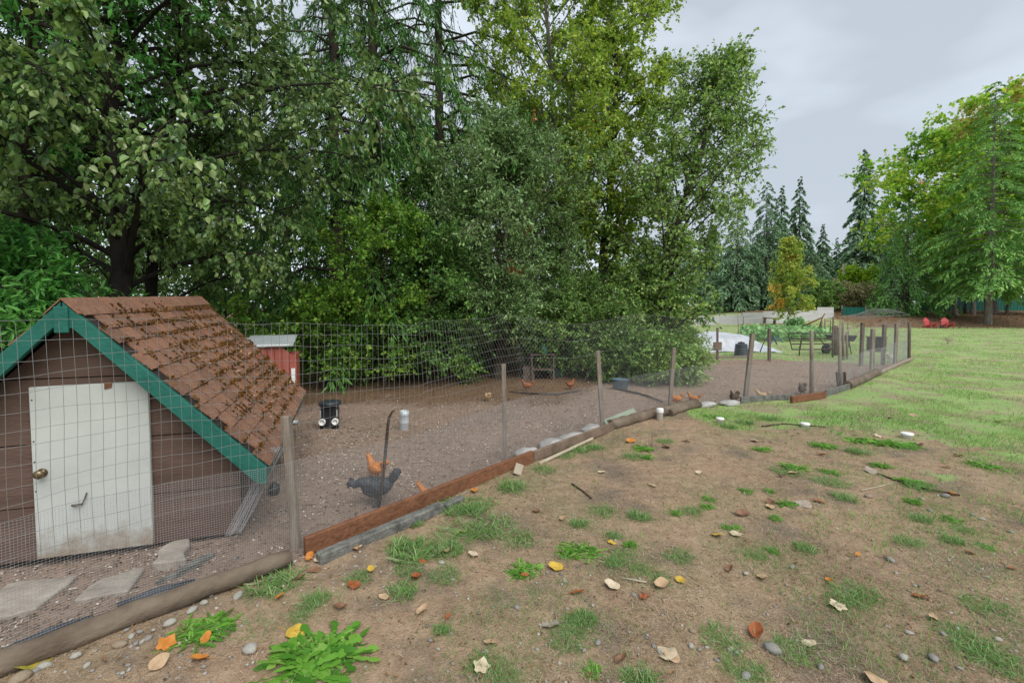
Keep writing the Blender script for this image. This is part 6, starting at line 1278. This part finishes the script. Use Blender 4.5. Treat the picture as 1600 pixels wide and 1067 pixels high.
# a few twigs
for pts, r_, lb in [([(893, 757), (910, 768), (924, 780)], 0.007, 'dark bent twig on the ground below the dark brown plank'), ([(1370, 741), (1430, 762), (1500, 775)], 0.008, 'long dark twig lying across the bare patch by the grey stone'), ([(1190, 667), (1225, 663), (1290, 668)], 0.009, 'thin dark twig lying beside the middle white pipe cap'), ([(972, 905), (1010, 912)], 0.006, 'short brown twig beside the long curled tan leaf'), ([(1345, 768), (1395, 757)], 0.006, 'pale straight straw stalk near the tan rounded stone')]:
    P = [gp(*q_) + np.array([0, 0, 0.012]) for q_ in pts]; tag(MB().tube(P, r_, 5).build('twig', M['iron'] if 'dark' in lb else M['pale']), lb, 'twig')
# thin dead stalks standing in the bare ground
for px, py, h_, lb in [(1016, 700, 0.22, 'thin grey dead stalk standing above a small weed near the frayed log')]:
    p = gp(px, py); m_ = MB()
    for k in range(4): m_.tube([p + np.array([0.01 * k, 0, 0]), p + np.array([0.02 * k - 0.03, 0.01, h_ * (0.6 + 0.12 * k)])], 0.003, 4)
    tag(m_.build('dead_stalk', M['post']), lb, 'stalk')

# ------------------------------------------------------------------ ground cover nobody could count
rs = np.random.RandomState(77)
def scatter_xy(n, ymin, ymax, pw=1.0, halfw=1.16):
    y = ymin * (ymax / ymin) ** (rs.rand(n) ** pw); x = rs.uniform(-1, 1, n) * (halfw * y + 0.3); return x, y
def on(x, y): return np.stack([x, y, gz(x, y)], -1)
def gnoise(x, y): return fbm(x * 0.9, y * 0.9, 31, 3)
# lawn blades
x, y = scatter_xy(420000, 2.2, 44); pz, lz, tz = zones(x, y)
pn = fbm(x * 1.3, y * 1.3, 35, 3); k = (rs.rand(len(x)) < np.maximum(lz, 0.5 * (pz < 0.5) * np.exp(-np.abs(sdf(BARE, x, y)) / 0.9) * sstep(0.42, 0.6, fbm(x * 3, y * 3, 52))) * (1 - tz) * (0.10 + 0.9 * sstep(0.36, 0.58, pn))) & (x > 0.5)
x, y = x[k], y[k]; n = len(x); h = rs.uniform(0.022, 0.06, n) * (0.45 + 1.2 * fbm(x * 1.5, y * 1.5, 36)); wd = 0.0035 + 0.00065 * y; P = on(x, y); a = rs.rand(n) * 2 * PI; ln = rs.uniform(0.2, 1.1, n)[:, None]
sd = np.stack([np.cos(a), np.sin(a), 0 * a], -1); td = np.stack([np.cos(a * 3.3), np.sin(a * 3.3), 0 * a], -1)
Vv = np.stack([P - sd * wd[:, None] / 2, P + sd * wd[:, None] / 2, P + np.array([0, 0, 1]) * h[:, None] + td * ln * h[:, None]], 1).reshape(-1, 3)
tag(npmesh('lawn_grass', Vv, [np.arange(n * 3).reshape(-1, 3)], [M['grass']]), 'short patchy green lawn grass', 'grass', kind='stuff')
# thin grey-green grass and dead straw over the bare ground
x, y = scatter_xy(180000, 1.1, 14); pz, lz, tz = zones(x, y); pn = fbm(x * 1.6, y * 1.6, 38, 4)
k = (pz < 0.4) & (rs.rand(len(x)) < sstep(0.46, 0.66, pn) * 0.9) & (lz < 0.7); x, y = x[k], y[k]
wp_ = np.array([o.location[:2] for o in S.objects if o.get('category') in ('weed', 'grass tuft', 'dandelion') and o.name.split('.')[0] in ('weed', 'grass_tuft', 'dandelion_plant')]); wj = rs.randint(0, len(wp_), 16000); wr = np.abs(rs.normal(size=16000)) * (0.05 + 0.035 * wp_[wj][:, 1]) * 0.8; wa = rs.rand(16000) * 2 * PI
x = np.concatenate([x, wp_[wj][:, 0] + wr * np.cos(wa) * 1.4]); y = np.concatenate([y, wp_[wj][:, 1] + wr * np.sin(wa)]); n = len(x); P = on(x, y); h = rs.uniform(0.012, 0.04, n); wd = 0.0016 + 0.0006 * y; a = rs.rand(n) * 2 * PI
sd = np.stack([np.cos(a), np.sin(a), 0 * a], -1); td = np.stack([np.cos(a * 3.3), np.sin(a * 3.3), 0 * a], -1)
Vv = np.stack([P - sd * wd[:, None] / 2, P + sd * wd[:, None] / 2, P + np.array([0, 0, 1]) * h[:, None] + td * (h * rs.uniform(0.3, 1.6, n))[:, None]], 1).reshape(-1, 3)
tag(npmesh('sparse_grass', Vv, [np.arange(n * 3).reshape(-1, 3)], [M['tuft']]), 'thin grey-green grass starting in the bare dirt', 'grass', kind='stuff')
x, y = scatter_xy(300000, 1.1, 12); pz, lz, tz = zones(x, y); pn = fbm(x * 1.1, y * 1.1, 39, 4); k = (pz < 0.5) & (rs.rand(len(x)) < 0.30 + 0.70 * sstep(0.40, 0.58, pn)) & (lz < 0.8); x, y = x[k], y[k]; n = len(x); P = on(x, y); P[:, 2] += rs.uniform(0.0, 0.010, n)
a = rs.rand(n) * 2 * PI; L_ = rs.uniform(0.012, 0.055, n)[:, None]; ax = np.stack([np.cos(a), np.sin(a), rs.normal(size=n) * 0.22], -1); sd = np.stack([-np.sin(a), np.cos(a), 0 * a], -1); wd = (0.0011 + 0.00055 * y)[:, None]; bend = sph(rs, n) * L_ * 0.15
Vv = np.stack([P - sd * wd / 2, P + sd * wd / 2, P + ax * L_ + bend], 1).reshape(-1, 3)
tag(npmesh('dead_grass', Vv, [np.arange(n * 3).reshape(-1, 3)], [M['straw']]), 'matted dead grass stems on the bare dirt', 'dead grass', kind='stuff')
# pebbles (8-vertex lumps)
x, y = scatter_xy(20000, 1.1, 12); pz, lz, tz = zones(x, y); fd_ = pdist(FENCE, x, y) ; k = (rs.rand(len(x)) < np.where(pz > 0.5, 0.25, 0.20 + 0.70 * np.exp(-(fd_ / 0.35) ** 2) * (x < 0.4) + 0.35 * sstep(0.48, 0.66, fbm(x * 1.2 + 5, y * 1.2, 40, 3)))) & (lz < 0.6); x, y = x[k], y[k]; n = len(x)
ic = bmesh.new(); bmesh.ops.create_uvsphere(ic, u_segments=5, v_segments=3, radius=0.5); bmesh.ops.triangulate(ic, faces=ic.faces); ic.verts.ensure_lookup_table(); iv = np.array([v.co[:] for v in ic.verts]); fi = np.array([[v.index for v in f.verts] for f in ic.faces]); ic.free()
sz = 0.006 + 0.022 * rs.rand(n) ** 3.0; sc = np.stack([sz * rs.uniform(0.8, 1.5, n), sz * rs.uniform(0.7, 1.1, n), sz * rs.uniform(0.4, 0.8, n)], -1); an = rs.rand(n) * 2 * PI
Vl = iv[None] * (1 + rs.normal(size=(n, len(iv), 1)) * 0.10) * sc[:, None, :]; Vr = np.stack([Vl[..., 0] * np.cos(an)[:, None] - Vl[..., 1] * np.sin(an)[:, None], Vl[..., 0] * np.sin(an)[:, None] + Vl[..., 1] * np.cos(an)[:, None], Vl[..., 2]], -1) + (on(x, y) + np.stack([0 * sz, 0 * sz, sz * 0.12], -1))[:, None]
tag(npmesh('pebbles', Vr.reshape(-1, 3), [(np.arange(n) * len(iv))[:, None, None].repeat(len(fi), 1).reshape(-1, 1) + np.tile(fi, (n, 1))], [M['pebble']], smooth=True), 'scattered small pebbles in the dirt', 'pebbles', kind='stuff')
# chips and bits in the pen, litter under the trees and on the bare ground
x, y = scatter_xy(115000, 1.8, 17.5); pz, lz, tz = zones(x, y); k = (pz > 0.4) & (rs.rand(len(x)) < 0.35 + 0.6 * sstep(0.4, 0.6, fbm(x * 0.9, y * 0.9, 41))) & (tz < 0.8); x, y = x[k], y[k]; n = len(x); P = on(x, y); P[:, 2] += rs.uniform(0.001, 0.008, n)
Vv, Ff = leaf_geo(P, norm(np.stack([rs.normal(size=n), rs.normal(size=n), rs.normal(size=n) * 0.15], -1)), norm(sph(rs, n) * 0.35 + np.array([0, 0, 1])), (rs.uniform(0.010, 0.030, n) * (1 + 0.9 * (rs.rand(n) < 0.2))) * (0.7 + 0.06 * y), rs.uniform(0.010, 0.022, n) * (0.7 + 0.06 * y))
tag(npmesh('wood_chips', Vv, [Ff], [M['chips']]), 'pale wood chips and grit over the pen floor', 'wood chips', kind='stuff')
x, y = scatter_xy(70000, 1.3, 22); pz, lz, tz = zones(x, y); k = (rs.rand(len(x)) < np.where(tz > 0.4, 0.85, np.where(pz > 0.5, 0.10, 0.085)) * np.where(y < 7, 0.9, 1)); x, y = x[k], y[k]; n = len(x); P = on(x, y); P[:, 2] += rs.uniform(0.002, 0.02, n)
Vv, Ff = leaf_geo(P, norm(np.stack([rs.normal(size=n), rs.normal(size=n), rs.normal(size=n) * 0.25], -1)), norm(sph(rs, n) * 0.5 + np.array([0, 0, 1])), rs.uniform(0.015, 0.05, n) * np.where(y < 6, 0.6, 1), rs.uniform(0.01, 0.035, n) * np.where(y < 6, 0.5, 1))
tag(npmesh('leaf_litter', Vv, [Ff], [M['litter']]), 'brown fallen leaf litter under the trees', 'leaf litter', kind='stuff')
# duff under the far trees
x = rs.uniform(24, 75, 9000); y = rs.uniform(41, 58, 9000); P = on(x, y); P[:, 2] += 0.02; n = len(x)
Vv, Ff = leaf_geo(P, norm(np.stack([rs.normal(size=n), rs.normal(size=n), rs.normal(size=n) * 0.25], -1)), norm(sph(rs, n) * 0.6 + np.array([0, 0, 1])), rs.uniform(0.08, 0.2, n), rs.uniform(0.06, 0.14, n))
tag(npmesh('forest_duff', Vv, [Ff], [M['litter']]), 'brown needles and leaves under the far trees', 'leaf litter', kind='stuff')

# put the origin of every long thing at its own foot
for root_, pt in ((fence, fpt(4.0)), (bfence, BP2[1]), (wf, at(1190, 505, 47.5)[:2]), (gf, at(1335, 495, 50)[:2]), (gt, gpx(1306, 556)[:2])):
    v_ = Vector((float(pt[0]), float(pt[1]), float(gz(pt[0], pt[1]))))
    root_.location = v_
    for ch in root_.children: ch.location = ch.location - v_
